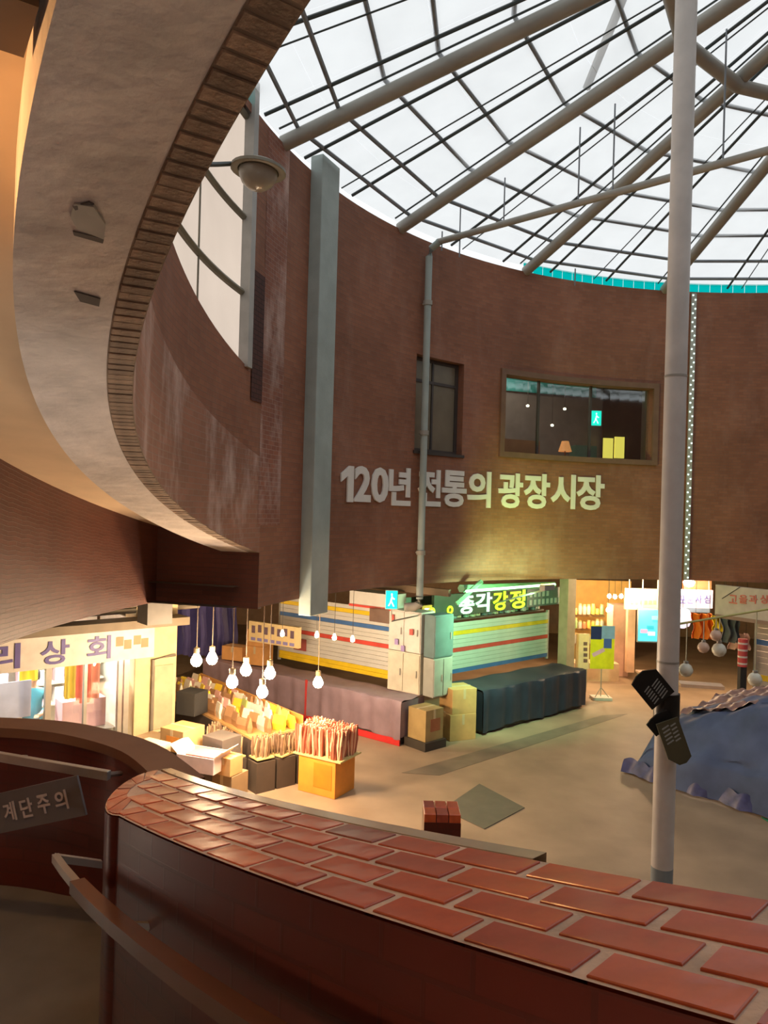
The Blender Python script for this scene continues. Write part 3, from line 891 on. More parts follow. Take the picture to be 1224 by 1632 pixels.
# metal edging along the stairwell side of the cap
er = thing('edge_rail', 'shiny flat metal edging along the far side of the red brick parapet', 'rail', pol(PIN - .05, 3.74, ptop(3.74) - .05))
tl = lin(TIP - .01, 3.868, 24)
mb = MB()
for k0, k1, z0, z1 in ((-.075, -.03, -.012, -.012), (-.03, -.03, -.012, -.05), (-.075, -.03, -.05, -.05), (-.075, -.075, -.012, -.05)):
    mb.grid(lambda th, k: pol(PIN + k0 + (k1 - k0) * k, th, ptop(th) + z0 + (z1 - z0) * k), tl, [0, 1])
mb.build('flat_bar', mat('worn brass edging', (0.72, 0.58, 0.42), 0.25, metal=0.5), er)
for th in (3.68, 3.76, 3.84):
    mb = MB(); q = pol(PIN - .02, th, ptop(th) - .03); mb.box(q, (.05, .02, .02), rz=th); mb.build('bracket', M_STEEL, er)

# lower flight: steps, landing, end wall of the landing
LAND = ptop(TIP) - 0.92
stp = thing('staircase', 'grey concrete lower stair flight with landing at the bottom left', 'stairs', pol(R + 1, 3.6, LAND), kind='structure')
M_STEP = mat('grey stair concrete', (0.17, 0.165, 0.14), 0.7, var=0.15, scale=4)
mb = MB()
mb.grid(lambda th, k: pol(PIN + .02 + (R2 - PIN - .02) * k, th, LAND), lin(3.36, 3.70, 8), lin(0, 1, 4))
mb.build('landing', M_STEP, stp)
th = 3.70; z = LAND; ns = 0
while th < 4.55:
    z += 0.15; t1 = th + 0.15 / 2.16
    mb = MB()
    mb.grid(lambda t, k: pol(POUT + (R2 - POUT) * k, t, z), lin(th, t1, 3), lin(0, 1, 3))
    mb.grid(lambda k, zz: pol(POUT + (R2 - POUT) * k, th, zz), lin(0, 1, 3), [z - .15, z])
    o = mb.build('step', M_STEP, stp)
    mb = MB(); mb.grid(lambda t, k: pol(POUT + (R2 - POUT) * k, t, z + .003), [th, th + .006], [0, 1]); mb.build('nosing', mat('light nosing strip', (0.30, 0.29, 0.25), 0.5), stp)
    th = t1; ns += 1

# curved parapet of the landing
lp = thing('landing_parapet', 'dark red curved landing parapet carrying the stair warning sign', 'parapet', G(100, 1172, EYE - 1.25))
keys = [pol(PIN + .01, TIP + .012, ptop(TIP) - .05), G(196, 1206, EYE - 1.28), G(100, 1178, EYE - 1.25), G(0, 1168, EYE - 1.25), G(-120, 1168, EYE - 1.25), G(-260, 1180, EYE - 1.25)]
pth = []
for i in range(len(keys) - 1):
    for k in range(6):
        t = k / 6
        p0 = keys[max(i - 1, 0)]; p1 = keys[i]; p2 = keys[i + 1]; p3 = keys[min(i + 2, len(keys) - 1)]
        pth.append(0.5 * ((2 * p1) + (p2 - p0) * t + (2 * p0 - 5 * p1 + 4 * p2 - p3) * t * t + (3 * p1 - p0 - 3 * p2 + p3) * t ** 3))
pth.append(keys[-1])
nr = []
for i, p in enumerate(pth):
    d = (pth[min(i + 1, len(pth) - 1)] - pth[max(i - 1, 0)]); nr.append(Vector((d.y, -d.x, 0)).normalized())   # away from the viewer
    if nr[-1].y < 0: nr[-1] = -nr[-1]
cum = [0]
for a, b in zip(pth[:-1], pth[1:]): cum.append(cum[-1] + (b - a).length)
ii = list(range(len(pth)))
mb = MB()
mb.grid(lambda i, k: pth[i] - Vector((0, 0, 1.25 * k)), ii, [0, 1], lambda i, k: (cum[i], 1.25 * k))
mb.grid(lambda i, k: pth[i] + nr[i] * .17 - Vector((0, 0, 1.25 * k)), ii, [0, 1], lambda i, k: (cum[i], 1.25 * k))
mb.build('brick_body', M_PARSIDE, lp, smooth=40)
mb = MB()
mb.grid(lambda i, k: pth[i] + nr[i] * (.19 * k - .01) + Vector((0, 0, .03)), ii, [0, 1])
mb.grid(lambda i, k: pth[i] + nr[i] * -.01 + Vector((0, 0, .03 - .05 * k)), ii, [0, 1])
mb.grid(lambda i, k: pth[i] + nr[i] * .18 + Vector((0, 0, .03 - .05 * k)), ii, [0, 1])
mb.build('cap', mat('brown cap brick', (0.20, 0.10, 0.055), 0.5), lp, smooth=40)
fr = lambda i: (pth[i] - nr[i] * 0.06)
hr = thing('handrail', 'flat steel handrail along the landing parapet above the warning sign', 'handrail', G(90, 1222, EYE - 1.42))
ra_, rb2 = at(-40, 1199, 3.78), at(174, 1236, 3.55)
M_RAIL = mat('brushed steel rail', (0.55, 0.54, 0.50), 0.35, metal=0.6)
d = rb2 - ra_; mb = MB()
q = Matrix.Rotation(math.atan2(d.y, d.x), 3, 'Z') @ Matrix.Rotation(-math.atan2(d.z, d.xy.length), 3, 'Y')
mb.box((ra_ + rb2) / 2, (d.length, 0.03, 0.045), M=q).build('bar', M_RAIL, hr, bevel=.004)
for f in (0.25, 0.97):
    q0 = ra_ + d * f; MB().tube([q0, q0 + Vector((0.02, 0.16, -.05))], 0.014, 6).build('bracket', M_RAIL, hr)

sg = thing('warning_sign', 'grey plate with white Korean stair warning letters on the dark landing wall', 'sign', at(60, 1290, 3.62))
A, B_ = at(-45, 1306, 3.60), at(131, 1267, 3.42)
d = B_ - A; ux = d.normalized(); rz = math.atan2(d.y, d.x)
uz = Vector((0, 0, 1)) - ux * ux.z; uz.normalize(); nm = ux.cross(uz)
if nm.y > 0: nm = -nm
Mx = Matrix((ux, nm, uz)).transposed()
hS = 62 / FPX * 3.5
MB().box((A + B_) / 2, (d.length, 0.012, hS), M=Mx).build('plate', mat('grey sign plate', (0.16, 0.15, 0.155), 0.4), sg)
for ch, px, py in (('계', 20, 1290), ('단', 47, 1283), ('주', 74, 1276), ('의', 101, 1269)):
    f = (px + 45) / 176.0
    letter(ch, A + d * f + nm * .008, 24 / FPX * 3.5, 30 / FPX * 3.5, ux, uz, nm, mat('dull white letters', (0.60, 0.55, 0.55), 0.5), sg, .02, .004)

hr = thing('handrail', 'wall handrail with bent end running down beside the red brick parapet', 'handrail', at(90, 1370, 2.75))
pA = at(162, 1377, 2.85); pB = at(88, 1367, 2.75)
zR = lambda th: ptop(th) - 0.155
run = [pB]
rB = math.hypot(pB.x - CX, pB.y - CY); tB_ = math.atan2(pB.y - CY, pB.x - CX) % (2 * PI)
dz = pB.z - ptop(tB_)
for th in lin(tB_ + .02, 4.0, 14): run.append(pol(rB, th, ptop(th) + dz))
def flatbar(pts, w, h):
    mb = MB(); vs = []; n = len(pts)
    for i, p in enumerate(pts):
        d_ = (pts[min(i + 1, n - 1)] - pts[max(i - 1, 0)]); s_ = Vector((d_.y, -d_.x, 0)).normalized() * w / 2
        for sx, sz in ((-1, -1), (1, -1), (1, 1), (-1, 1)): vs.append(p + s_ * sx + Vector((0, 0, sz * h / 2)))
    fs = [(0, 1, 2, 3), tuple(4 * (n - 1) + k for k in (3, 2, 1, 0))]
    for i in range(n - 1):
        for k in range(4): fs.append((4 * i + k, 4 * i + (k + 1) % 4, 4 * i + 4 + (k + 1) % 4, 4 * i + 4 + k))
    return mb.add(vs, fs)
flatbar([pA, pB], .02, .028).build('return_bar', M_RAIL, hr)
flatbar(run[:3], .024, .03).build('polished_end', M_RAIL, hr)
flatbar(run[2:], .045, .04).build('wooden_grip', mat('dark wood grip', (0.14, 0.06, 0.03), 0.3, coat=.4), hr)
for i in (4, 9):
    q = run[i]; th = math.atan2(q.y - CY, q.x - CX); MB().tube([q, pol(POUT, th, q.z - .03)], .012, 6).build('bracket', M_RAIL, hr)

# brick pier seen just over the parapet
q = at(706, 1300, 5.4)
bp_ = thing('brick_pier', 'small square brick pier standing in the well just beyond the parapet', 'pier', (q.x, q.y + .15, 0))
w_ = 0.27
h_ = q.z
mb = MB()
for k, (dx, dy) in enumerate(((-1, -1), (1, -1), (1, 1), (-1, 1))): mb.v.append(Vector((q.x + dx * w_ / 2, q.y + .15 + dy * w_ / 2, 0)))
for k, (dx, dy) in enumerate(((-1, -1), (1, -1), (1, 1), (-1, 1))): mb.v.append(Vector((q.x + dx * w_ / 2, q.y + .15 + dy * w_ / 2, h_ - .06)))
mb.f = [(4, 5, 6, 7), (0, 1, 5, 4), (1, 2, 6, 5), (2, 3, 7, 6), (3, 0, 4, 7)]
for i in (1, 2, 3, 4): mb.uv[i] = [(0, 0), (w_, 0), (w_, h_), (0, h_)]
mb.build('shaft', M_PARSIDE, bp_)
cb = brick_mesh('pier_brick', .085, .125, .06, M_GLAZED)
for i in range(3):
    for j in range(2):
        o = bpy.data.objects.new('brick', cb); COL.objects.link(o); o.parent = bp_; o.location = ((i - 1) * .091, (j - .5) * .132, h_ - .03)

# bulkhead lamp on the outer stair wall (lights the soffit warm)
LZ = helix(3.66) + .33 - .14
lq = pol(R2 - .06, 3.66, LZ)
bl = thing('bulkhead_lamp', 'round warm bulkhead lamp on the outer stair wall', 'lamp', lq)
Mx = Matrix.Rotation(3.66 + PI, 3, 'Z') @ Matrix.Rotation(PI / 2, 3, 'Y')
MB().lathe([(.0, 0), (.13, 0), (.13, .04), (.11, .05)], pol(R2 - .001, 3.66, LZ), 16, Mx).build('base', M_STEEL, bl, smooth=40)
MB().lathe([(.11, .04), (.10, .08), (.06, .115), (0, .125)], pol(R2 - .001, 3.66, LZ), 16, Mx).build('globe', emit('warm globe', (1.0, .62, .28), 8), bl, smooth=60)
point('bulkhead_light', pol(R2 - .3, 3.66, LZ), (1.0, .55, .22), 40, .08, bl)
for th_, zz, pw, lb in ((3.98, EYE - 1.05, 30, 'added square fill light low on the outer stair wall behind the viewpoint'), (3.50, EYE - 1.55, 65, 'added square fill light low on the outer wall of the landing')):
    q = pol(R2 - .02, th_, zz)
    t = thing('soffit_fill', lb, 'lamp', q)  # unseen fill lamps, added to lift the soffit from below
    MB().box(q, (.05, .26, .16), rz=th_).build('frame', M_STEEL, t, bevel=.005)
    MB().box(pol(R2 - .05, th_, zz), (.012, .2, .1), rz=th_).build('lens', emit('soffit fill lens', (1, .86, .68), 3), t)
    point('soffit_fill_light', pol(R2 - .16, th_, zz), (1, .92, .82), pw, .06, t)

# lamp on an arm hanging out from the stair wall
lq = at(412, 270, 7.2)
la = thing('stair_lamp', 'unlit grey saucer lamp on a thin arm beside the brick wall', 'lamp', lq)
Mt = Matrix.Rotation(.06, 3, 'Y')
MB().lathe([(.0, .07), (.09, .07), (.2, .045), (.265, .01), (.27, -.02), (.255, -.03), (.2, -.02)], lq, 24, Mt).build('saucer', mat('grey green lamp metal', (0.19, 0.18, 0.14), .5), la, smooth=50)
MB().lathe([(.19, -.02), (.185, -.07), (.15, -.14), (.08, -.19), (0, -.205)], lq, 20, Mt).build('glass_bowl', mat('dusty lamp glass', (0.33, 0.31, 0.26), .25), la, smooth=60)
arm_b = at(320, 262, 6.4)
MB().tube([lq + Vector((-.24, -.0, .05)), at(345, 262, 6.9), arm_b], .022, 8).build('arm', M_DARKSTEEL, la, smooth=40)
MB().tube([arm_b, arm_b + Vector((-.55, -.35, -.02))], .022, 8).build('arm_tail', M_DARKSTEEL, la, smooth=40)

# ---- tall post with arrow signs
pz = 7.0
pb = at(1071, 816, pz)
po = thing('signpost', 'tall pale grey round post carrying black arrow signs', 'post', (pb.x, pb.y, 0))
MB().tube([(pb.x, pb.y, 1.42), (pb.x, pb.y, 4.9), (pb.x, pb.y, 11.6)], 0.1, 20).build('shaft', M_POST, po, smooth=40)
MB().tube([(pb.x, pb.y, 0), (pb.x, pb.y, 1.42)], 0.1, 20).build('painted_foot', mat('blue grey foot paint', (0.22, 0.27, 0.30), .5), po, smooth=40)
for z in (3.35, 6.05): MB().tube([(pb.x, pb.y, z), (pb.x, pb.y, z + .02)], .103, 20).build('seam_ring', M_STEEL, po, smooth=40)
zs = at(1060, 1104, pz).z; ze = at(1060, 1168, pz).z
MB().tube([(pb.x, pb.y, ze), (pb.x, pb.y, zs)], 0.118, 20).build('black_sleeve', M_BLACK, po, smooth=40)
mtx = mat('grey sign print', (0.30, 0.32, 0.31), .6)
def arrow2(p0, p1, w, m, name, rows=5):
    p0, p1 = Vector(p0), Vector(p1); d = p1 - p0; L = d.length; ux = d.normalized(); nm = Vector((0, -1, 0)); nm = (nm - ux * nm.dot(ux)).normalized(); uy = nm.cross(ux)
    Mx = Matrix((ux, uy, nm)).transposed()
    o = MB().prism([(0, -w / 2), (L * .80, -w / 2), (L, -w * .12), (L, w * .2), (L * .9, w / 2), (0, w / 2)], 0, .02, Mx, p0).build(name, m, po)
    for r_ in range(rows):
        for s_ in range(2):
            c = p0 + Mx @ Vector((L * (.12 + .085 * r_), w * (-.17 + .36 * s_), .0215))
            MB().box(c, (L * .03, w * (.26 if s_ else .34), .003), M=Mx @ Matrix.Rotation(.25, 3, 'Z')).build('print_mark', mtx, o)
    return o
yf = pb.y - .13
arrow2((at(1056, 1116, yf)), (at(1020, 1072, yf)), 46 / FPX * yf, M_BLACK, 'arrow_sign', 6)
arrow2((at(1062, 1148, yf - .05)), (at(1086, 1217, yf - .05)), 36 / FPX * yf, mat('olive dark enamel', (0.09, 0.085, 0.05), .4), 'arrow_sign')
arrow2((at(1060, 1160, yf + .02)), (at(1043, 1140, yf + .02)), 40 / FPX * yf, M_BLACK, 'arrow_sign', 2)

# ================================================================== THE MARKET BELOW
def colmat(name, c, rough=.6, **k): return mat(name, c, rough, **k)


def along(p, q, f): return Vector(p) + (Vector(q) - Vector(p)) * f


def panel_box(name, m, p, q, z0, z1, t, parent=None, bevel=0.0, back=None):
    """upright board from p to q (plan), thickness t away from the viewer"""
    p, q = Vector((p[0], p[1], 0)), Vector((q[0], q[1], 0)); d = q - p; n = Vector((-d.y, d.x, 0)).normalized()
    if n.y < 0: n = -n
    c = (p + q) / 2 + n * t / 2
    return MB().box((c.x, c.y, (z0 + z1) / 2), (d.length, t, z1 - z0), rz=math.atan2(d.y, d.x)).build(name, m, parent, bevel=bevel), n


# ---- striped kiosk: two shutter walls meeting at a corner
K0 = Vector((0.55, 14.8, 0))
V_ = Vector((-.793, .609, 0)); U_ = Vector((.745, .667, 0))
nV = Vector((.609, .793, 0)); nU = Vector((-.667, .745, 0))
M_SHUT = mat('white shutter slat', (0.62, 0.60, 0.55), .5, var=.05)
M_MINT = mat('pale shutter slat', (0.52, 0.60, 0.52), .5, var=.05)
stripe_m = {'y': mat('yellow stripe paint', (0.80, 0.55, 0.02), .5), 'r': mat('red stripe paint', (0.62, 0.07, 0.05), .5), 'b': mat('blue stripe paint', (0.06, 0.16, 0.40), .5)}
def shutter(label, p, q, z0, z1, base, stripes, slat=0.095, name='striped_shutter'):
    t = thing(name, label, 'shutter', ((p[0] + q[0]) / 2, (p[1] + q[1]) / 2, z0))
    z = z0; i = 0
    n = max(1, round((z1 - z0) / slat)); h = (z1 - z0) / n
    for k in range(n):
        m = base
        for f0, f1, key in stripes:
            if f0 <= (k + .5) / n < f1: m = stripe_m[key]
        panel_box('slat', m, p, q, z0 + k * h + .004, z0 + (k + 1) * h - .002, .03 if k % 2 else .035, t)
    d = Vector((q[0] - p[0], q[1] - p[1], 0)).normalized()
    for e in (p, q):
        o, _ = panel_box('guide', M_STEEL, (e[0] - d.x * .03, e[1] - d.y * .03), (e[0] + d.x * .03, e[1] + d.y * .03), z0 - .05, z1 + .05, .06, t)
    return t
BL = K0 + nV * .95
lp0, lp1 = BL + V_ * 1.08, BL + V_ * 4.6
shutter('white striped shutter wall above the mauve covered counter', lp1, lp0, 1.02, 2.55, M_SHUT, ((.0, .13, 'y'), (.42, .5, 'r'), (.66, .73, 'b'), (.87, .95, 'y')))
BU = K0 + U_ * .95 + nU * .95
ru0, ru1 = BU + U_ * .25, BU + U_ * 5.1
shutter('mint lit striped shutter wall above the navy covered counter', ru0, ru1, 1.0, 2.18, M_MINT, ((.0, .09, 'b'), (.42, .5, 'r'), (.75, .84, 'y')))

# corner cabinets of the kiosk
def cabinet(name, label, p, q, z0, z1, dep, m, parts=2, hm=M_STEEL):
    t = thing(name, label, 'cabinet', ((p[0] + q[0]) / 2, (p[1] + q[1]) / 2, z0))
    o, n = panel_box('body', m, p, q, z0, z1, dep, t, bevel=.01)
    p3, q3 = Vector((p[0], p[1], 0)), Vector((q[0], q[1], 0))
    for k in range(parts):
        a, b = along(p3, q3, k / parts + .02), along(p3, q3, (k + 1) / parts - .02)
        dr, _ = panel_box('door', m, a - n * .018, b - n * .018, z0 + .03, z1 - .03, .016, t)
        hx = along(a, b, .85) - n * .035
        MB().box((hx.x, hx.y, (z0 + z1) / 2), (.02, .02, .14)).build('handle', hm, dr)
    return t
KC = K0 + nV * .35 + V_ * .25
kp, kq = KC + V_ * .72 + nV * .3, KC + V_ * -.12 + nV * .3
cabinet('corner_cabinet', 'white lower cabinet at the corner of the striped kiosk', kp, kq, .9, 1.75, .55, mat('cream cabinet', (0.62, 0.56, 0.44), .5), 2)
cabinet('corner_cabinet', 'white upper cabinet at the kiosk corner under the exit sign', kp, kq, 1.76, 2.62, .5, mat('ivory cabinet', (0.60, 0.57, 0.52), .5), 2)
sp_, sq_ = kq + U_ * .06 - nU * .33, kq + U_ * .62 - nU * .33
cabinet('steel_locker', 'grey steel locker beside the mint striped shutter', sp_, sq_, .9, 1.7, .3, mat('grey locker', (0.36, 0.36, 0.32), .45), 2)
cabinet('steel_locker', 'teal grey locker on top at the kiosk corner', sp_, sq_, 1.71, 2.6, .3, mat('teal locker', (0.13, 0.20, 0.20), .45), 1)
for k, (f, z) in enumerate(((.15, 2.45), (.3, 1.95), (.75, 2.2), (.5, 1.83))):
    q = along(kp, kq, f) - nV * .06
    o = bx('sticker', (mat('red sticker', (.6, .08, .06)), mat('violet sticker', (.35, .25, .5)))[k % 2], (q.x, q.y, z), (.09, .012, .12), rz=math.atan2(V_.y, V_.x))
    tag(o, ('red sticker high on the ivory corner cabinet', 'violet sticker on the ivory corner cabinet', 'red sticker at the right of the ivory corner cabinet', 'violet sticker at the joint of the corner cabinets')[k], 'sticker')
# roof boards and hood box over the left shutter
hq0, hq1 = BL + V_ * .9, BL + V_ * 2.1
hd = thing('shutter_hood', 'white boxed hood with red edge above the striped shutter', 'hood', along(hq0, hq1, .5) + Vector((0, 0, 2.5)))
panel_box('hood_body', M_SHUT, hq1 - nV * .3, hq0 - nV * .3, 2.62, 2.92, .5, hd)
panel_box('red_edge', stripe_m['r'], hq1 - nV * .32, hq0 - nV * .32, 2.58, 2.63, .02, hd)
panel_box('dark_grille', mat('brown grille', (.17, .10, .07), .5), along(hq0, hq1, .05) - nV * .32, along(hq0, hq1, .5) - nV * .32, 2.3, 2.62, .05, hd)
# upper fascia boards
rb3, _ = panel_box('fascia_board', mat('brown fascia', (.16, .10, .06), .7), BL + V_ * 4.4 + nV * .2, BL + V_ * -.2 + nV * .2, 2.95, 3.1, .1)
tag(rb3, 'brown board along the top of the kiosk left side', 'board')

# ---- kiosk right side: shelf of goods, sign, beams
shp, shq = ru0 + nU * .15, ru1 + nU * .15
sh = thing('kiosk_shelf', 'long shelf above the mint striped shutter', 'shelf', along(shp, shq, .5) + Vector((0, 0, 2.2)))
panel_box('board', mat('dark shelf board', (.10, .08, .06), .6), shp, shq, 2.2, 2.24, .5, sh)
panel_box('back', mat('green grey back', (.16, .20, .15), .6), shp + nU * .5, shq + nU * .5, 2.24, 2.75, .03, sh)
cols = [(.45, .5, .3), (.2, .35, .22), (.5, .48, .42), (.12, .16, .15), (.35, .25, .15), (.55, .52, .3), (.18, .28, .27)]
jar = None
desc = ['pale green', 'leaf green', 'cream', 'black green', 'brown', 'straw', 'sea green']
NJ = 22
for i in range(NJ):
    f = (i + .6) / NJ; q = along(shp, shq, f) + nU * random.uniform(.1, .22); ci = random.randrange(7)
    h = random.uniform(.22, .42); r = .085
    t = thing('storage_jar', '%s storage jar on the shelf above the mint striped shutter' % desc[ci], 'jar', (q.x, q.y, 2.24), group='%s jars on the kiosk shelf' % desc[ci])
    MB().lathe([(0, 0), (r, 0), (r, h * .75), (r * .8, h * .86), (r * .8, h * .9)], (0, 0, 0), 10).build('body', mat('jar ' + desc[ci], cols[ci], .35), t, smooth=40, world=False)
    MB().lathe([(r * .86, h * .88), (r * .86, h), (0, h)], (0, 0, 0), 10).build('lid', mat('jar lid', (.25, .22, .18), .5), t, smooth=40, world=False)
# hanging lit box at left
q = along(shp, shq, .06) - nU * .2
t = thing('lit_menu_box', 'small orange framed lit box at the left end of the kiosk shelf', 'sign', (q.x, q.y, 2.25))
bx('frame', mat('orange frame', (.6, .3, .05)), (q.x, q.y, 2.45), (.5, .08, .42), t, rz=.73)
qq = q - nU * .05
bx('face', emit('warm white face', (1, .92, .8), .9), (qq.x, qq.y, 2.47), (.36, .02, .26), t, rz=.73)

sa, sb_ = ru0 + U_ * .35 - nU * .15, ru0 + U_ * 3.5 - nU * .15
sn = thing('shop_sign', 'dark green sign board with white and lime Korean letters', 'sign', along(sa, sb_, .5) + Vector((0, 0, 2.6)))
zS0 = at(760, 978, along(sa, sb_, .45).y).z; zS1 = at(760, 944, along(sa, sb_, .45).y).z
panel_box('board', mat('green black sign board', (.05, .075, .05), .5), sa, sb_, zS0, zS1, .08, sn)
lime = emit('lime letters', (.62, .85, .03), .85); lwhite = emit('mint letters', (.72, .95, .80), .75)
nS = -nU
def sx(px):                           # where a pixel column meets the sign plane
    d_ = ray(px, 960); s_ = (sa - Vector((0, 0, 0))).dot(nU) / Vector((d_.x, d_.y, 0)).dot(nU)
    return Vector((d_.x, d_.y, 0)) * s_
zc = (zS0 + zS1) / 2
for ch, px0, px1, m in (('총', 731, 755, lwhite), ('각', 757, 783, lwhite), ('강', 785, 808, lime), ('정', 811, 836, lime)):
    a, b = sx(px0), sx(px1)
    letter(ch, Vector((*along(a, b, .5).xy, zc)) + nS * .006, (b - a).length, (zS1 - zS0) * .92, U_, (0, 0, 1), nS, m, sn, .025, .02)
for px in (687, 716):
    a = sx(px)
    Mx = Matrix((U_, Vector((0, 0, 1)), nS)).transposed()
    MB().lathe([(.1, 0), (.1, .02), (.05, .02), (.05, 0)], Vector((a.x, a.y, zc - .1)) + nS * .02, 16, Mx).build('lime_ring', lime, sn)
a, b = sx(840), sx(905)
sn2 = thing('shop_sign', 'small grey green sign board at the right end of the lime lettered sign', 'sign', Vector((*along(a, b, .5).xy, zS0)))
panel_box('board', mat('grey green board', (.10, .16, .15), .5), a, b, zS0 + .02, zS1 - .03, .08, sn2)
for r_, z in ((0, zc - .12), (1, zc + .08)):
    for k in range(8 if r_ == 0 else 5):
        q = along(a, b, .08 + .1 * k) + nS * .006
        MB().box((q.x, q.y, z), (.09, .012, .13), rz=math.atan2(U_.y, U_.x)).build('print_mark', mat('pale print', (.45, .52, .5), .6), sn2)
# green canopy beams
q0, q1 = at(735, 938, 15.6), at(882, 932, 18.9)
o = MB().tube([q0, q1], .09, 6).build('canopy_beam', mat('green painted steel', (.16, .36, .20), .5)); tag(o, 'green steel beam under the slab above the lime lettered sign', 'beam')
q0, q1 = at(727, 962, 15.3), at(768, 926, 15.5)
o = MB().tube([q0, q1], .05, 6).build('canopy_brace', MATS['green painted steel']); tag(o, 'short slanted green brace crossing the sign board', 'brace')
gl = thing('sign_lamp', 'green sign floodlight under the canopy beam of the kiosk', 'lamp', at(800, 940, 15.2))
q = at(812, 937, 15.4)
MB().tube([q + Vector((-1.0, -.9, 0)), q + Vector((1.2, 1.1, 0))], .025, 8).build('tube', emit('green tube', (.45, 1.0, .45), 6), gl)
spot('sign_light', q + Vector((.1, -1.1, -.2)), along(ru0, ru1, .42) + Vector((0, 0, 1.7)), (.5, 1.0, .55), 620, 2.2, .1, gl, .8)
wq = at(872, 936, 13.9)
MB().box(wq, (.3, .12, .1), rz=.7).build('flood_case', M_STEEL, gl)
MB().box(wq + Vector((0, 0, .055)), (.26, .1, .01), rz=.7).build('flood_lens', emit('yellow green lens', (.85, .95, .2), 4), gl)
MB().tube([wq + Vector((0, 0, -.04)), along(ru0, ru1, .55) + Vector((0, 0, 2.55))], .02, 6).build('flood_arm', M_STEEL, gl)
spot('wash_light', wq + Vector((0, 0, .12)), onwall(890, 850)[0], (.62, .88, .16), 420, 2.0, .08, gl, 1.0)

# ---- counters with covers
def drape(name, m, p, q, dep, n, h, parent, folds=6, amp=.035, seed=0, over=.0, drop=None, sag=.03, nu=48):
    """a cloth thrown over a counter: back edge, top, front fall, both ends"""
    rnd = random.Random(seed)
    ph = [rnd.uniform(0, 6.28) for _ in range(6)]
    p, q = Vector((p[0], p[1], 0)), Vector((q[0], q[1], 0)); L = (q - p).length; u = (q - p) / L
    drop = h - .06 if drop is None else drop
    prof = [(dep, h - .02, 0), (dep * .75, h, 0), (dep * .4, h - sag, 0), (dep * .1, h, 0), (0.0, h - .015, .1), (-.015, h - .06, .5)]
    for k in range(1, 6): prof.append((-.02, h - .06 - (drop - .06) * k / 5, .6 + .1 * k))
    us = lin(-.01, L + .01, nu)
    def fn(s, k):
        dd, z, w = prof[k]
        wv = math.sin(s * folds * 2.1 + ph[0]) * .6 + math.sin(s * folds * 3.7 + ph[1]) * .4
        b = p + u * s + n * (dd - w * amp * wv)
        zz = z + (math.sin(s * 5 + ph[2]) * .012 if w < .2 else 0) + (math.sin(s * 3 + ph[3]) * .03 if k == len(prof) - 1 else 0)
        return (b.x, b.y, zz)
    mb = MB(); mb.grid(fn, us, list(range(len(prof))))
    for e in (0, L):
        mb.grid(lambda k, j: (p + u * e + n * (dep * k)) + Vector((0, 0, h - .03 - drop * j * .95)), lin(0, 1, 6), lin(0, 1, 4))
    return mb.build(name, m, parent, smooth=50)
M_MAUVE = mat('mauve tarpaulin', (0.25, 0.175, 0.205), .5, var=.15, scale=3)
M_NAVY = mat('navy tarpaulin', (0.022, 0.028, 0.05), .5, var=.2, scale=3)
M_BLUE = mat('blue tarpaulin', (0.08, 0.11, 0.205), .7, var=.2, scale=2, spec=.25)
def counter(label, p, q, dep, n, h, cover, clabel, seed, red=True):
    t = thing('market_counter', label, 'counter', along(Vector((*p, 0)) if len(p) == 2 else p, q, .5))
    u = (Vector(q) - Vector(p)).normalized()
    a, b = Vector(p) + u * .05 + n * .05, Vector(q) - u * .05 + n * .05
    MB().box(((a + b) / 2 + n * (dep - .1) / 2) + Vector((0, 0, h / 2 - .03)), ((b - a).length, dep - .12, h - .1), rz=math.atan2(u.y, u.x)).build('body', mat('dark counter box', (.07, .055, .045), .7), t)
    if red:
        MB().box((Vector(p) + Vector(q)) / 2 - n * .02 + Vector((0, 0, .07)), ((Vector(q) - Vector(p)).length, .03, .13), rz=math.atan2(u.y, u.x)).build('red_plinth', mat('red plinth', (.6, .03, .03), .5), t)
    c = drape('cover', cover, p, q, dep, n, h, None, seed=seed, drop=h - (.15 if red else .08))
    c.name = 'tarpaulin_cover'; tag(c, clabel, 'tarpaulin')
cA = K0 + V_ * .12; cB = K0 + V_ * 2.68; cC = K0 + V_ * 2.74; cD = K0 + V_ * 6.3
counter('long dark counter with red plinth under the nearer mauve cover', cB, cA, .82, nV, .9, M_MAUVE, 'mauve tarpaulin over the near half of the long counter', 3)
counter('dark counter under the farther mauve cover', cD, cC, .82, nV, .9, M_MAUVE, 'mauve tarpaulin over the far half of the counter behind the hanging bulbs', 5)
rA, rB_ = G(768, 1172), G(932, 1128)
nR = Vector((-(rB_ - rA).y, (rB_ - rA).x, 0)).normalized()
counter('dark counter under the navy cover right of the cartons', rA, rB_, 1.0, nR, .95, M_NAVY, 'navy tarpaulin over the counter below the mint striped shutter', 8, red=False)
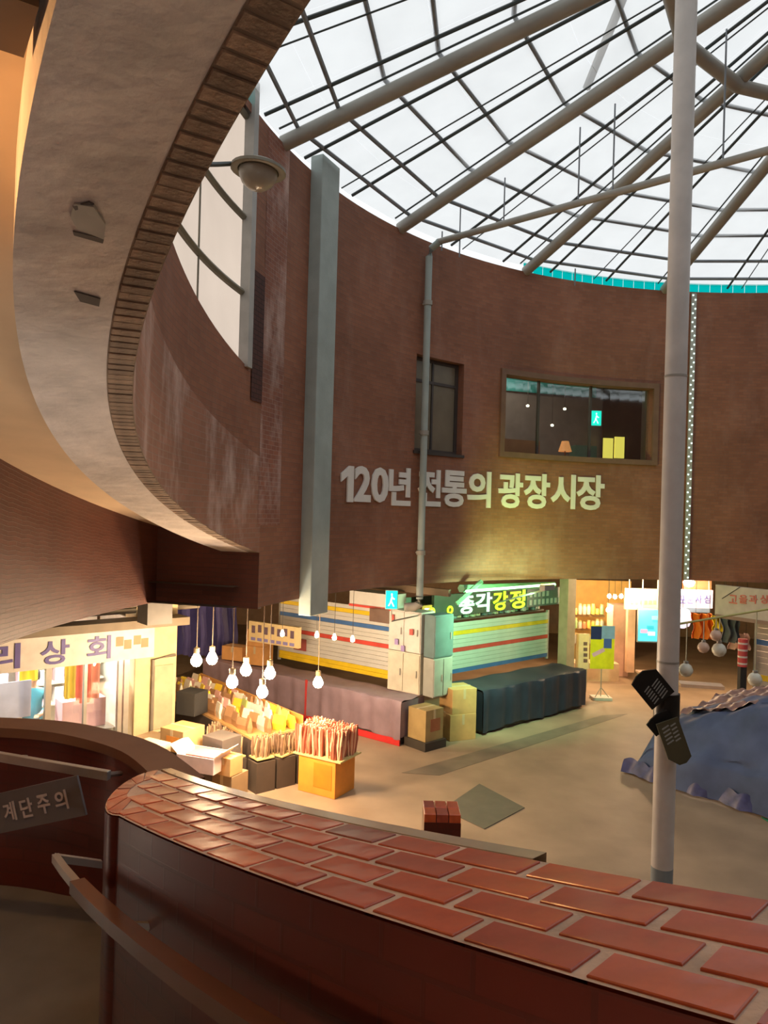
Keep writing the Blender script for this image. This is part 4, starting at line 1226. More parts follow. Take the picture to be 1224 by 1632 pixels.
# red seam between the mauve covers, printed carton at the end
o = MB().box(K0 + V_ * 2.71 - nV * .03 + Vector((0, 0, .5)), (.05, .03, .85), rz=math.atan2(V_.y, V_.x)).build('red_strap', mat('red strap', (.5, .04, .04), .6))
tag(o, 'red upright strap between the two mauve covers', 'strap')
def carton(label, c, size, rz, m=None, tape=True, group=None, flap=False, printm=None):
    """shipping box: body, tape, side print"""
    m = m or M_CARD
    t = thing('cardboard_box', label, 'box', c, rz, group)
    x, y, z = size
    MB().box((0, 0, z / 2), size).build('body', m, t, world=False, bevel=.006)
    if tape: MB().box((0, 0, z + .0015), (x * 1.0, .06, .003)).build('tape', mat('packing tape', (.55, .42, .24), .3), t, world=False); MB().box((0, -y / 2 - .001, z * .8), (.06, .003, z * .4)).build('tape', mat('packing tape', (.55, .42, .24), .3), t, world=False)
    if printm: MB().box((x * .05, -y / 2 - .002, z * .5), (x * .55, .003, z * .4)).build('print_panel', printm, t, world=False)
    if flap:
        for sx_, a in ((-1, .5), (1, -.5)):
            Mx = Matrix.Rotation(a, 3, 'Y')
            MB().box(Vector((sx_ * (x / 2 + .1), 0, z + .08)), (.24, y, .006), M=Mx).build('flap', m, t, world=False)
    return t
q = K0 - V_ * .24 + nV * .36
carton('printed cardboard box at the near end of the mauve covered counter', (q.x, q.y, .17), (.5, .5, .62), math.atan2(U_.y, U_.x), mat('olive cardboard', (.36, .25, .10), .8), printm=mat('red brown print', (.35, .12, .05), .8))
q = K0 - V_ * .24 + nV * .36
o = bx('carton_shelf', mat('dark shelf wood', (.05, .04, .03), .7), (q.x, q.y, .085), (.6, .6, .169), rz=math.atan2(U_.y, U_.x)); tag(o, 'low dark base under the printed cardboard box', 'base')
q = G(728, 1180)
carton('lower cardboard box of the pair between the covered counters', (q.x, q.y + .3, 0), (.62, .62, .54), .42)
carton('upper cardboard box of the pair between the covered counters', (q.x + .03, q.y + .3, .541), (.58, .56, .52), .42)
# exit sign
xs = exit_sign(615, 942, 633, 970, 14.2, 'glowing green exit sign standing over the kiosk corner')
q = at(624, 970, 14.24)
MB().tube([q, (q.x, q.y, 2.6), (kq.x, kq.y + .2, 2.55)], .015, 6).build('bracket', M_STEEL, xs)

# small sign over the left shutter + pale bulbs, glow added to brighten it
a, b = at(396, 1018, 17.2), at(476, 1002, 16.4)
sn = thing('tilted_sign', 'cream sign with dark marks hanging over the far end of the striped shutter', 'sign', (a + b) / 2)
panel_box('board', mat('cream sign board', (.72, .55, .28), .5), a, b, a.z - .05, a.z + .42, .1, sn)
d_ = (b - a); n_ = Vector((d_.y, -d_.x, 0)).normalized()
for k in range(7):
    q = along(a, b, .1 + .13 * k) + n_ * .004
    MB().box((q.x, q.y, a.z + .24 + .03 * (k % 2)), (.1, .01, .17), rz=math.atan2(d_.y, d_.x)).build('print_mark', mat('dark brown print', (.14, .09, .12), .6), sn)
    MB().box((q.x, q.y, a.z + .02), (.13, .01, .07), rz=math.atan2(d_.y, d_.x)).build('print_mark', mat('violet print', (.25, .22, .45), .6), sn)
d_ = ray(478, 1027); s_ = (BL - nV * .02).dot(nV) / Vector((d_.x, d_.y, 0)).dot(nV); q = at(478, 1027, s_)
o = bx('notice_board', mat('dull red board', (.32, .07, .06), .6), q, (.4, .03, .28), rz=math.atan2(V_.y, V_.x)); tag(o, 'small dull red notice on the white striped shutter', 'notice')
for i, (px, py) in enumerate(((450, 1010), (505, 1012), (533, 1016), (562, 1019))):
    q = at(px, py, 14.6)
    t = thing('small_bulb', ('leftmost', 'second', 'third', 'rightmost')[i] + ' small pale bulb of the row before the white striped shutter', 'bulb', q, group='small bulbs before the striped shutter')
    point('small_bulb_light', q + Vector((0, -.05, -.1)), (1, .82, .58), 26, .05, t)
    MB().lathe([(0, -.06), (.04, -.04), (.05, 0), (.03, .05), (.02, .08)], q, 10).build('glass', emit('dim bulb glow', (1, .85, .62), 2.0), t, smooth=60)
    MB().tube([q + Vector((0, 0, .07)), (q.x, q.y, SLAB)], .005, 5).build('cord', M_DARK, t)

# ---- hanging lit bulbs
bulbs = [(313, 1052, 11.5), (338, 1049, 11.7), (370, 1086, 11.0), (392, 1067, 11.5), (430, 1072, 11.4), (418, 1102, 11.2), (507, 1087, 12.7)]
bd = ['leftmost glowing bulb over the goods table', 'second glowing bulb from the left over the goods table', 'white glowing bulb low between the two pairs', 'glowing bulb high in the middle of the row', 'upper glowing bulb of the right pair', 'lowest glowing bulb over the goods table', 'single glowing bulb farthest right before the mauve cover']
for i, (px, py, dp) in enumerate(bulbs):
    q = at(px, py, dp); cool = i == 2
    t = thing('hanging_bulb', bd[i], 'bulb', q, group='lit bulbs over the goods table')
    colr = (1, .97, .92) if cool else (1.0, .80, .50)
    MB().lathe([(0, -.105), (.05, -.09), (.085, -.04), (.088, .0), (.06, .06), (.035, .1), (.035, .12)], q, 14).build('glass', emit('bulb glow cool' if cool else 'bulb glow warm', colr, 55), t, smooth=60)
    MB().lathe([(.04, .1), (.045, .12), (.045, .19), (.015, .2)], q, 10).build('socket', mat('bulb socket', (.4, .28, .15), .5), t, smooth=40)
    MB().tube([q + Vector((0, 0, .19)), (q.x, q.y, SLAB)], .007, 5).build('cord', mat('brown cord', (.3, .22, .15), .7), t)
    point('bulb_light', q + Vector((0, 0, -.16)), (1, .66, .36) if not cool else (1, .9, .8), 115, .09, t)

# ---- goods table with boxes
T0, T1 = Vector((-1.75, 12.85, 0)), Vector((-4.35, 16.0, 0))
tu = (T1 - T0).normalized(); tn = Vector((tu.y, -tu.x, 0))          # tn points to the right / back side
if tn.x < 0: tn = -tn
t = thing('goods_table', 'long low goods table under the hanging bulbs', 'table', along(T0, T1, .5))
TL = (T1 - T0).length; rzT = math.atan2(tu.y, tu.x)
cT = along(T0, T1, .5)
MB().box(cT + Vector((0, 0, .78)), (TL, 1.0, .05), rz=rzT).build('table_top', mat('orange lit board', (.50, .28, .10), .6), t)
MB().box(cT + tn * .52 + Vector((0, 0, .9)), (TL, .03, .26), rz=rzT).build('back_ledge', mat('orange ledge', (.55, .26, .06), .6), t)
for e in (0.04, .5, .96):
    for s_ in (-1, 1):
        q = along(T0, T1, e) + tn * (.44 * s_); MB().box(q + Vector((0, 0, .375)), (.06, .06, .75), rz=rzT).build('leg', M_DARK, t)
MB().box(cT - tn * .5 + Vector((0, 0, .39)), (TL, .03, .76), rz=rzT).build('skirt', mat('dark brown skirt', (.06, .04, .03), .8), t)
MB().box(T0 + Vector((0, 0, .39)), (.03, 1.0, .76), rz=rzT).build('skirt', mat('dark brown skirt', (.06, .04, .03), .8), t)
pk = [('white snack packet', (.75, .68, .55)), ('yellow snack packet', (.85, .62, .05)), ('brown dried food packet', (.32, .17, .08)), ('pink snack packet', (.72, .42, .38)), ('green snack packet', (.35, .42, .12))]
proto = {}
for nm_, c_ in pk:
    mb = MB(); mb.add([(-.09, -.03, 0), (.09, -.03, 0), (.1, -.045, .1), (.09, -.012, .24), (-.09, -.012, .24), (-.1, -.045, .1), (.09, .03, 0), (-.09, .03, 0), (.1, .045, .1), (.09, .012, .24), (-.09, .012, .24), (-.1, .045, .1)],
           [(0, 1, 2, 5), (5, 2, 3, 4), (7, 11, 8, 6), (11, 10, 9, 8), (4, 3, 9, 10), (0, 7, 6, 1), (1, 6, 8, 2), (2, 8, 9, 3), (0, 5, 11, 7), (5, 4, 10, 11)])
    proto[nm_] = mb.mesh('snack_packet', mat(nm_, c_, .35))
for row in range(4):
    for i in range(19):
        f = (i + .5 + random.uniform(-.2, .2)) / 19
        if f < .03: continue
        w = random.choices(range(5), (4, 2, 4 if row < 2 else 2, 2, 1))[0]
        if row == 0: w = random.choice((2, 2, 0))
        nm_ = pk[w][0]
        q = along(T0, T1, f) + tn * (-.38 + .25 * row)
        o = bpy.data.objects.new('snack_packet', proto[nm_]); COL.objects.link(o)
        o.location = (q.x, q.y, .806); o.rotation_euler = (random.uniform(-.05, .05), 0, rzT + PI + random.uniform(-.4, .4))
        o.scale = (1.25, 1, random.uniform(.8, 1.25))
        tag(o, '%s in the %s row on the bulb lit goods table' % (nm_, ('front', 'second', 'third', 'back')[row]), 'packet', '%ss, %s row of the goods table' % (nm_, ('front', 'second', 'third', 'back')[row]))
# brown bundles along the front
def bundle(label, c, size, rz, m1, m2, n_st=60, group=None, seed=1):
    rnd = random.Random(seed); t = thing('dried_fish_bundle', label, 'dried fish', c, rz, group)
    x, y, z = size; mb = MB(); m_b = MB()
    for k in range(n_st):
        px_, py_ = rnd.uniform(-x / 2, x / 2), rnd.uniform(-y / 2, y / 2)
        tz = rnd.uniform(-.12, .12); h = z * rnd.uniform(.9, 1.02)
        (mb if k % 2 else m_b).tube([(px_, py_, 0), (px_ + tz * .2, py_ + rnd.uniform(-.03, .03), h * .5), (px_ + tz * .5, py_, h)], [.014, .026, .014], 5)
    mb.build('dried_fish', m1, t, world=False)['kind'] = 'stuff'
    m_b.build('dried_fish', m2, t, world=False)['kind'] = 'stuff'
    MB().box((0, 0, .012), (x * 1.08, y * 1.08, .024)).build('straw_base', mat('straw binding', (.6, .5, .2), .7), t, world=False)
    return t
q = G(519, 1262)
bundle('big reddish bundle of dried fish on the orange carton', (q.x, q.y + .12, .605), (.88, .6, .5), -.52, mat('red dried fish', (.45, .12, .07), .4), mat('pale dried fish', (.72, .42, .27), .3), 380, seed=4)
for i, (f_, o_) in enumerate(((-.06, .36), (-.06, -.04), (-.06, -.44), (.03, -.78), (.12, -.78), (.21, -.78))):
    q = along(T0, T1, f_) + tn * o_
    od = ('first', 'second', 'third', 'fourth', 'fifth', 'sixth', 'seventh', 'eighth', 'ninth')[i]
    bundle('%s brown bundle of dried fish before the goods table counted from the orange carton' % od, (q.x, q.y, .5 + .02 * (i % 3)), (.26, .3, .36), rzT + .3 * (i % 2), mat('brown dried fish', (.20, .12, .07), .5), mat('tan dried fish', (.38, .26, .15), .5), 26, 'brown bundles along the goods table', seed=20 + i)
    o = bx('wooden_crate', mat('dark crate wood', (.07, .05, .035), .7), (q.x, q.y, .25), (.3, .36, .5), rz=rzT)
    o_ = tag(o, 'dark crate under the %s brown fish bundle from the orange carton' % od, 'crate', 'crates under the fish bundles')
# orange carton under the big bundle
q = G(519, 1262)
t = thing('cardboard_box', 'bright orange carton at the near end of the goods table', 'box', (q.x, q.y + .12, 0), -.52)
MB().box((0, 0, .3), (.74, .6, .6)).build('body', mat('orange carton', (.72, .27, .03), .6), t, world=False, bevel=.008)
MB().box((.12, -.303, .33), (.36, .004, .4)).build('label_panel', mat('deep orange print', (.75, .20, .01), .6), t, world=False)
MB().box((0, 0, .6015), (.74, .07, .003)).build('tape', mat('packing tape', (.55, .42, .24), .3), t, world=False)
q2 = along(T0, T1, .0) + tn * .1
# boxes at the left of the table
def boxat(px, py, z, size, rz, label, m=None, **k):
    q = G(px, py, z); return carton(label, (q.x, q.y + size[1] * .4, z), size, rz, m, **k)
M_GBOX = mat('grey crate plastic', (.10, .085, .075), .5)
boxat(285, 1198, .72, (.5, .5, .36), -.5, 'tan cardboard box with orange print on the grey crates', None, printm=mat('orange print', (.75, .28, .04), .6))
boxat(285, 1236, 0.0, (.7, .6, .7), -.5, 'dark grey crate under the tan printed cardboard box', M_GBOX, tape=False)
q = G(350, 1216, .55)
carton('grey crate beside the tan printed box', (q.x, q.y + .12, .551), (.46, .42, .42), -.6, M_GBOX, tape=False)
carton('tall grey crate standing under the upper grey crate', (q.x, q.y + .12, 0), (.48, .44, .55), -.6, M_GBOX, tape=False)
boxat(302, 1140, .85, (.42, .4, .42), -.4, 'dark box with a cream lid behind the tan box', M_DARK, tape=False)
q = G(305, 1122, 1.0)
boxat(237, 1204, .78, (.48, .35, .16), -.5, 'flat cream box at the foot of the yellow shop pillar', mat('cream box', (.6, .5, .36), .7), tape=False)
boxat(237, 1250, 0.0, (.46, .4, .77), -.5, 'brown box holding up the flat cream box', mat('brown box', (.3, .2, .1), .7), tape=False)
boxat(362, 1236, .55, (.3, .3, .28), -.5, 'small tan carton beside the open pink box', None)
boxat(362, 1290, 0.0, (.4, .4, .54), -.5, 'brown carton under the small tan carton', mat('brown box', (.3, .2, .1), .7))
# open pink white box
q = G(318, 1232, .62)
t = thing('open_box', 'open pinkish white box with folded flaps beside the grey crates', 'box', (q.x, q.y + .25, .62), -.35)
mp_ = mat('pink white card', (.72, .55, .52), .6)
for c_, s_ in (((0, -.24, .12), (.66, .012, .24)), ((0, .24, .12), (.66, .012, .24)), ((-.33, 0, .12), (.012, .48, .24)), ((.33, 0, .12), (.012, .48, .24)), ((0, 0, .006), (.66, .48, .012))):
    MB().box(c_, s_).build('side_panel', mp_, t, world=False)
for sx_, a in ((-1, .7), (1, -.7)):
    MB().box(Vector((sx_ * .40, 0, .3)), (.2, .46, .008), M=Matrix.Rotation(a, 3, 'Y')).build('flap', mat('white card', (.8, .74, .68), .6), t, world=False)
MB().box((0.04, 0.0, .15), (.5, .36, .18)).build('red_print_wrap', mat('pale red wrap', (.62, .25, .22), .6), t, world=False)
boxat(312, 1290, 0.0, (.44, .4, .61), -.35, 'dark crate under the open pinkish box', M_GBOX, tape=False)

# ---- far left: blue tarp, cartons on the far counter
q0, q1 = at(284, 1010, 19.6), at(368, 1000, 19.6)
bt = MB(); rnd = random.Random(2)
bt.grid(lambda u, v: Vector((q0.x + (q1.x - q0.x) * u + .03 * math.sin(v * 9), q0.y + .12 * math.sin(u * 19 + v * 2) + .08 * math.sin(u * 41), .75 + (SLAB - .75) * v)), lin(-.4, 1.1, 40), lin(0, 1, 10))
o = bt.build('tarpaulin_curtain', mat('violet blue tarpaulin', (.10, .09, .26), .45), smooth=60); tag(o, 'violet blue tarpaulin curtain behind the hanging bulbs', 'tarpaulin')
bq = K0 + V_ * 5.55 + nV * .42
carton('orange cardboard box on the far mauve cover beneath the blue curtain', (bq.x, bq.y, .915), (.6, .4, .34), -.4, mat('orange tan card', (.60, .30, .10), .7))
bq = K0 + V_ * 4.75 + nV * .45
carton('lower orange cardboard box of the pair beside the cream sign', (bq.x, bq.y, .915), (.5, .45, .45), -.4, mat('orange tan card', (.60, .30, .10), .7))
carton('upper orange cardboard box of the pair beside the cream sign', (bq.x, bq.y, 1.367), (.5, .4, .4), -.4, mat('orange tan card', (.60, .30, .10), .7))

# ---- left shop
S0, S1 = Vector((-7.2, 10.6, 0)), Vector((-4.25, 13.15, 0))
su = (S1 - S0).normalized(); sn_ = Vector((-su.y, su.x, 0))
if sn_.y < 0: sn_ = -sn_
shp_ = thing('market_shop', 'brightly lit shop front with glass panes behind the landing parapet', 'shop', along(S0, S1, .5))
L_ = (S1 - S0).length
panel_box('plinth', mat('shop plinth', (.35, .28, .18), .6), S0, S1, 0, .45, .12, shp_)
def colx(px):
    d_ = ray(px, 1100); n2 = sn_; s_ = S0.dot(n2) / Vector((d_.x, d_.y, 0)).dot(n2); return Vector((d_.x, d_.y, 0)) * s_
M_ALU = mat('aluminium frame', (.45, .42, .36), .35, metal=.5)
for px, w in ((-60, .06), (76, .09), (135, .05), (190, .07), (200, .09)):
    q = colx(px); MB().box(q + Vector((0, 0, 1.25)), (w, .09, 1.6), rz=math.atan2(su.y, su.x)).build('frame_post', M_ALU, shp_)
for p0_, p1_ in ((-60, 76), (76, 135), (135, 195)):
    a, b = colx(p0_ + 4), colx(p1_ - 3)
    panel_box('glass_pane', M_GLASS, a + sn_ * .04, b + sn_ * .04, .46, 2.0, .008, shp_)
# interior
inb = sn_ * 2.2
panel_box('back_wall', mat('white shop wall', (.8, .78, .7), .6), S0 + inb, S1 + inb, 0, 2.6, .1, shp_)
panel_box('side_wall', mat('white shop wall', (.8, .78, .7), .6), S1 + su * .06, S1 + su * .06 + inb, 0, 2.6, .05, shp_)
for z in (.9, 1.3, 1.7):
    o, _ = panel_box('shelf', mat('white shelf', (.7, .66, .58), .5), S0 + sn_ * 1.75, S1 + sn_ * 1.75, z, z + .03, .4, shp_)
goods_c = [('red', (.7, .12, .08)), ('yellow', (.9, .7, .05)), ('pink', (.85, .5, .55)), ('white', (.85, .83, .78)), ('orange', (.85, .4, .08)), ('lilac', (.6, .5, .75))]
for r_, z in enumerate((.93, 1.33, 1.73)):
    for i in range(12):
        q = along(S0, S1, (i + .5) / 12) + sn_ * (1.9); nm_, c_ = random.choice(goods_c)
        h = random.uniform(.2, .32)
        t = thing('goods_box', '%s goods box on the shelves inside the lit left shop' % nm_, 'box', (q.x, q.y, z), rzT, group='%s boxes inside the left shop' % nm_)
        MB().box((0, 0, h / 2), (.2, .16, h)).build('body', mat('goods ' + nm_, c_, .5), t, world=False, bevel=.006)
        MB().box((0, -.082, h * .55), (.12, .004, h * .4)).build('label_panel', mat('goods label', (.9, .88, .8), .5), t, world=False)
# hanging cloths and display in front
for i, (px, w, z0, z1, nm_, c_) in enumerate(((150, .28, 1.2, 1.95, 'red', (.8, .15, .1)), (165, .25, 1.25, 1.95, 'coral', (.85, .3, .2)), (60, .3, 1.7, 1.98, 'yellow', (.95, .75, .05)), (128, .2, 1.3, 1.95, 'golden', (.85, .6, .08)))):
    q = colx(px) + sn_ * .5
    mb = MB(); mb.grid(lambda u, v: q + su * (w * (u - .5)) + sn_ * (.03 * math.sin(u * 14)) + Vector((0, 0, z0 + (z1 - z0) * v)), lin(0, 1, 14), lin(0, 1, 4))
    o = mb.build('hanging_cloth', mat('cloth ' + nm_, c_, .7), smooth=60); tag(o, '%s cloth hanging inside the glass of the left shop' % nm_, 'cloth')
q = colx(152) + sn_ * .7
carton('pink display box inside the left shop window', (q.x, q.y, .75), (.75, .4, .5), math.atan2(su.y, su.x), mat('pink card', (.80, .45, .5), .6), tape=False)
q = colx(165) + sn_ * .5
carton('white wrapped parcel low in the left shop window', (q.x, q.y, .3), (.7, .4, .44), math.atan2(su.y, su.x), mat('white wrap', (.85, .8, .74), .6), tape=False)
q = colx(20) + sn_ * .35
bxo = bx('lilac_board', mat('lilac board', (.72, .66, .85), .5), q + Vector((0, 0, 1.45)), (.75, .03, .6), rz=math.atan2(su.y, su.x)); tag(bxo, 'pale lilac board standing in the left shop window', 'board')
# lights in the shop
for f in (.25, .7):
    q = along(S0, S1, f) + sn_ * .9
    t = thing('tube_light', 'fluorescent tube in the left shop, %s one' % ('nearer' if f < .5 else 'farther'), 'lamp', (q.x, q.y, 2.5))
    bx('housing', M_STEEL, (q.x, q.y, 2.53), (1.0, .1, .05), t, rz=math.atan2(su.y, su.x))
    MB().tube([q - su * .48 + Vector((0, 0, 2.47)), q + su * .48 + Vector((0, 0, 2.47))], .025, 8).build('tube', emit('white tube', (1, .97, .92), 10), t)
    ld = bpy.data.lights.new('shop_light', 'AREA'); ld.shape = 'RECTANGLE'; ld.size = 1.0; ld.size_y = .12; ld.energy = 120; ld.color = (1, .93, .82)
    lo = bpy.data.objects.new('shop_light', ld); COL.objects.link(lo); lo.parent = t; lo.location = (0, 0, -.08); lo.rotation_euler.z = math.atan2(su.y, su.x)
# round lit lamp seen in the shop
q = colx(170) + sn_ * .6 + Vector((0, 0, 1.86))
t = thing('globe_lamp', 'bright round lamp inside the left shop near the door post', 'lamp', q)
MB().lathe([(0, -.1), (.07, -.07), (.1, 0), (.07, .07), (0, .1)], q, 14).build('globe', emit('globe glow', (1, .9, .7), 9), t, smooth=60)
MB().tube([q + Vector((0, 0, .1)), q + Vector((0, 0, .6))], .006, 5).build('cord', M_DARK, t)
# sign above
SB0 = S0 - su * .6 - sn_ * .1; SB1 = colx(240) - sn_ * .1
sg = thing('shop_sign', 'long white sign with violet Korean letters over the left shop', 'sign', along(SB0, SB1, .6) + Vector((0, 0, 2.0)))
zA, zB = 2.0, 2.52
panel_box('board', mat('white sign board', (.62, .57, .50), .5), SB0, SB1, zA, zB, .12, sg)
sS = -sn_
def colS(px):
    d_ = ray(px, 1050); s_ = SB0.dot(sn_) / Vector((d_.x, d_.y, 0)).dot(sn_); return Vector((d_.x, d_.y, 0)) * s_
M_VIO = mat('violet letters', (.10, .08, .26), .5)
for ch, p0_, p1_ in (('리', -22, 32), ('상', 64, 110), ('회', 138, 176)):
    a, b = colS(p0_), colS(p1_); c_ = along(a, b, .5)
    letter(ch, Vector((c_.x, c_.y, 2.26)) + sS * .004, (b - a).length, .40, su, (0, 0, 1), sS, M_VIO, sg, .02, .012)
for k, px in enumerate((190, 203, 218, 230)):
    q = colS(px); MB().box((q.x, q.y, 2.33 - .06 * (k % 2)) , (.13, .014, .16), rz=math.atan2(su.y, su.x)).build('red_mark', mat('soft red print', (.65, .2, .1), .6), sg)
# canopy ledge + ducts above the sign
lg = thing('canopy_ledge', 'grey brown canopy ledge running above the left shop sign', 'canopy', along(SB0, SB1, .5) + Vector((0, 0, 2.6)))
panel_box('board', mat('grey brown ledge', (.20, .16, .11), .7), SB0 - sn_ * .35, SB1 + su * .5 - sn_ * .35, 2.58, 2.72, .5, lg)
for k in range(3):
    z = 2.80 + .13 * k; o_ = -sn_ * (.15 * k - .1)
    MB().tube([SB0 + o_ + Vector((0, 0, z)), SB1 + su * (.9 - .3 * k) + o_ + Vector((0, 0, z + .05))], .05, 8).build('conduit', mat('dusty conduit', (.18, .15, .11), .6), lg, smooth=40)
q = at(247, 968, 11.6)
o = bx('junction_box', mat('grey steel box', (.22, .20, .17), .6), (q.x, q.y, SLAB - .21), (.4, .4, .38), rz=.7); tag(o, 'grey steel box fixed under the slab above the yellow pillar', 'box')
# yellow pillar right of the shop
q = colx(246) + sn_ * .2
pl_ = thing('shop_pillar', 'cream yellow square pillar at the right end of the lit shop', 'pillar', q)
MB().box(q + Vector((0, 0, (SLAB) / 2)), (.78, .5, SLAB), rz=math.atan2(su.y, su.x)).build('shaft', mat('cream yellow plaster', (.62, .48, .26), .7, bump=.2, bscale=12), pl_, bevel=.015)
qd = colx(258) - sn_ * .06
MB().box(qd + Vector((0, 0, 1.25)), (.36, .03, 1.15), rz=math.atan2(su.y, su.x)).build('meter_door', mat('grey beige panel', (.45, .36, .22), .6), pl_, bevel=.01)
MB().tube([qd - sn_ * .03 + su * -.22 + Vector((0, 0, .3)), qd - sn_ * .03 + su * -.22 + Vector((0, 0, 1.95)), qd - sn_ * .03 + su * .2 + Vector((0, 0, 1.99))], .03, 8).build('conduit', mat('dusty conduit', (.18, .15, .11), .6), pl_, smooth=40)

# ---- shopkeeper in the left shop
def person(base, rz):
    t = thing('person', 'person in a teal blue top standing inside the left shop', 'person', base, rz)
    J = [((0, 0, .95), (.15, .11)), ((0, 0, 1.15), (.14, .10)), ((0, 0, 1.38), (.17, .10)), ((0, 0, 1.47), (.06, .06)), ((0, -.02, 1.53), (.055, .055)),
         ((0, -.02, 1.60), (.085, .095)), ((0, -.02, 1.70), (.085, .10)), ((0, -.01, 1.76), (.05, .06)),
         ((.19, 0, 1.40), (.065, .065)), ((.25, -.04, 1.14), (.05, .05)), ((.18, -.25, 1.05), (.038, .038)), ((.14, -.33, 1.05), (.035, .02)),
         ((-.19, 0, 1.40), (.065, .065)), ((-.25, -.04, 1.14), (.05, .05)), ((-.18, -.25, 1.05), (.038, .038)), ((-.14, -.33, 1.05), (.035, .02)),
         ((.09, 0, .88), (.09, .1)), ((.1, -.01, .48), (.06, .065)), ((.1, .02, .09), (.042, .045)), ((.1, -.12, .04), (.04, .03)),
         ((-.09, 0, .88), (.09, .1)), ((-.1, -.01, .48), (.06, .065)), ((-.1, .02, .09), (.042, .045)), ((-.1, -.12, .04), (.04, .03))]
    E_ = [(0, 1), (1, 2), (2, 3), (3, 4), (4, 5), (5, 6), (6, 7), (2, 8), (8, 9), (9, 10), (10, 11), (2, 12), (12, 13), (13, 14), (14, 15), (0, 16), (16, 17), (17, 18), (18, 19), (0, 20), (20, 21), (21, 22), (22, 23)]
    me = bpy.data.meshes.new('body'); me.from_pydata([j[0] for j in J], E_, [])
    o = bpy.data.objects.new('body', me); COL.objects.link(o)
    o.modifiers.new('skin', 'SKIN'); ss = o.modifiers.new('sub', 'SUBSURF'); ss.levels = 2; ss.render_levels = 2
    for v, j in zip(me.skin_vertices[0].data, J): v.radius = j[1]
    me.skin_vertices[0].data[0].use_root = True
    bpy.context.view_layer.update()
    m2 = bpy.data.meshes.new_from_object(o.evaluated_get(bpy.context.evaluated_depsgraph_get()))
    bpy.data.objects.remove(o)
    for m in (mat('teal blue top', (.06, .30, .42), .7), mat('skin', (.55, .33, .22), .5), mat('dark trousers', (.05, .05, .06), .7)): m2.materials.append(m)
    for p in m2.polygons:
        c_ = p.center
        p.use_smooth = True
        p.material_index = 1 if (c_.z > 1.46 or c_.y < -.2 and c_.z > .9) else (2 if c_.z < .92 else 0)
    b = bpy.data.objects.new('body', m2); COL.objects.link(b); b.parent = t
    MB().lathe([(0, 1.80), (.06, 1.79), (.105, 1.73), (.11, 1.66), (.10, 1.60)], (0, .015, 0), 14).build('hair', mat('black hair', (.02, .015, .012), .6), t, smooth=60, world=False)
    for sx_ in (-1, 1): MB().lathe([(0, -.008), (.01, 0), (0, .008)], (sx_ * .032, -.112, 1.655), 8).build('eye', M_DARK, t, world=False)
    MB().add([(-.014, -.112, 1.615), (.014, -.112, 1.615), (0, -.142, 1.618), (0, -.11, 1.655)], [(0, 1, 2), (0, 2, 3), (1, 3, 2)]).build('nose', mat('skin', (.55, .33, .22), .5), t, world=False)
    MB().box((0, -.108, 1.585), (.04, .01, .01)).build('mouth', mat('lip', (.4, .15, .12), .5), t, world=False)
    for sx_ in (-1, 1):
        for k in range(5):
            a = (k - 2) * .02
            if k == 4: MB().tube([(sx_ * .15 - sx_ * .03, -.31, 1.06), (sx_ * .15 - sx_ * .055, -.34, 1.06)], [.011, .008], 6).build('thumb', mat('skin', (.55, .33, .22), .5), t, world=False)
            else: MB().tube([(sx_ * .14 + a, -.33, 1.05), (sx_ * .14 + a, -.375 - .01 * (1.5 - abs(k - 1.5)), 1.045), (sx_ * .14 + a, -.395 - .01 * (1.5 - abs(k - 1.5)), 1.03)], [.01, .009, .007], 6).build('finger', mat('skin', (.55, .33, .22), .5), t, world=False)
    return t
q = colx(82) + sn_ * 1.0
person((q.x, q.y, 0), .25)

# ---- right: tarp covered stall
BA = G(1003, 1232); BB = G(1236, 1306)
bu = (BB - BA).normalized(); bn = Vector((-bu.y, bu.x, 0))
if bn.y < 0: bn = -bn
Lb = 3.6; Db = 3.0
def sm(x): x = min(1, max(0, x)); return x * x * (3 - 2 * x)
def bump_h(s, d):                     # goods heaped under the cover
    top = 1.0 + .55 * sm((s - .2) / 2.2) + .06 * math.sin(d * 3.1 + s * 1.7)
    return sm((s + .05) / .55) * (.30 * sm(d / .12) + .70 * sm((d + .1) / 1.1)) * top
tp = MB()
def tarp_f(s, d):
    h = bump_h(s, d)
    w = .03 * math.sin(s * 5.3 + d * 2.6) + .018 * math.sin(s * 11 - d * 6) + .012 * math.sin(s * 3 + d * 17)
    q = BA + bu * (s - .12 + .04 * math.sin(d * 7)) + bn * (d - .12 + .05 * math.sin(s * 4.0) * (1 if d < .25 else 0))
    return (q.x, q.y, max(.012, h + w * min(1, h * 3) + .02))
tp.grid(tarp_f, lin(0, Lb, 80), lin(0, 1.7, 50))
st_ = thing('covered_stall', 'market stall heaped under a blue tarpaulin right of the post', 'stall', BA + bu * 1.6 + bn * .8)
tp.build('blue_cover', M_BLUE, st_, smooth=60)
fx = MB()
def hem_f(s, k):
    q = BA + bu * (s - .1) + bn * (-.03 - .10 * k + .05 * math.sin(s * 8))
    return (q.x, q.y, .22 * (1 - k) + .02 + .05 * abs(math.sin(s * 12 + 2 * k)) * (1 - k * .6))
fx.grid(hem_f, lin(0, Lb, 90), lin(0, 1, 7))
fx.build('crumpled_hem', mat('deep violet blue tarpaulin', (.05, .06, .17), .4, var=.35, scale=6), st_, smooth=60)
cv = MB()
def clear_f(s, d):
    q = BA + bu * s + bn * (1.3 + d)
    h = 1.0 + .55 * sm((s - .2) / 2.2) + .07 + .10 * (d > .3) * sm((d - .3) / .8) + .03 * math.sin(s * 6 + d * 11) + .03 * math.sin(s * 14 - d * 9) + .015 * math.sin(s * 31 + d * 23)
    return (q.x, q.y, h)
cv.grid(clear_f, lin(.45, Lb, 90), lin(-.35, 2.0, 50))
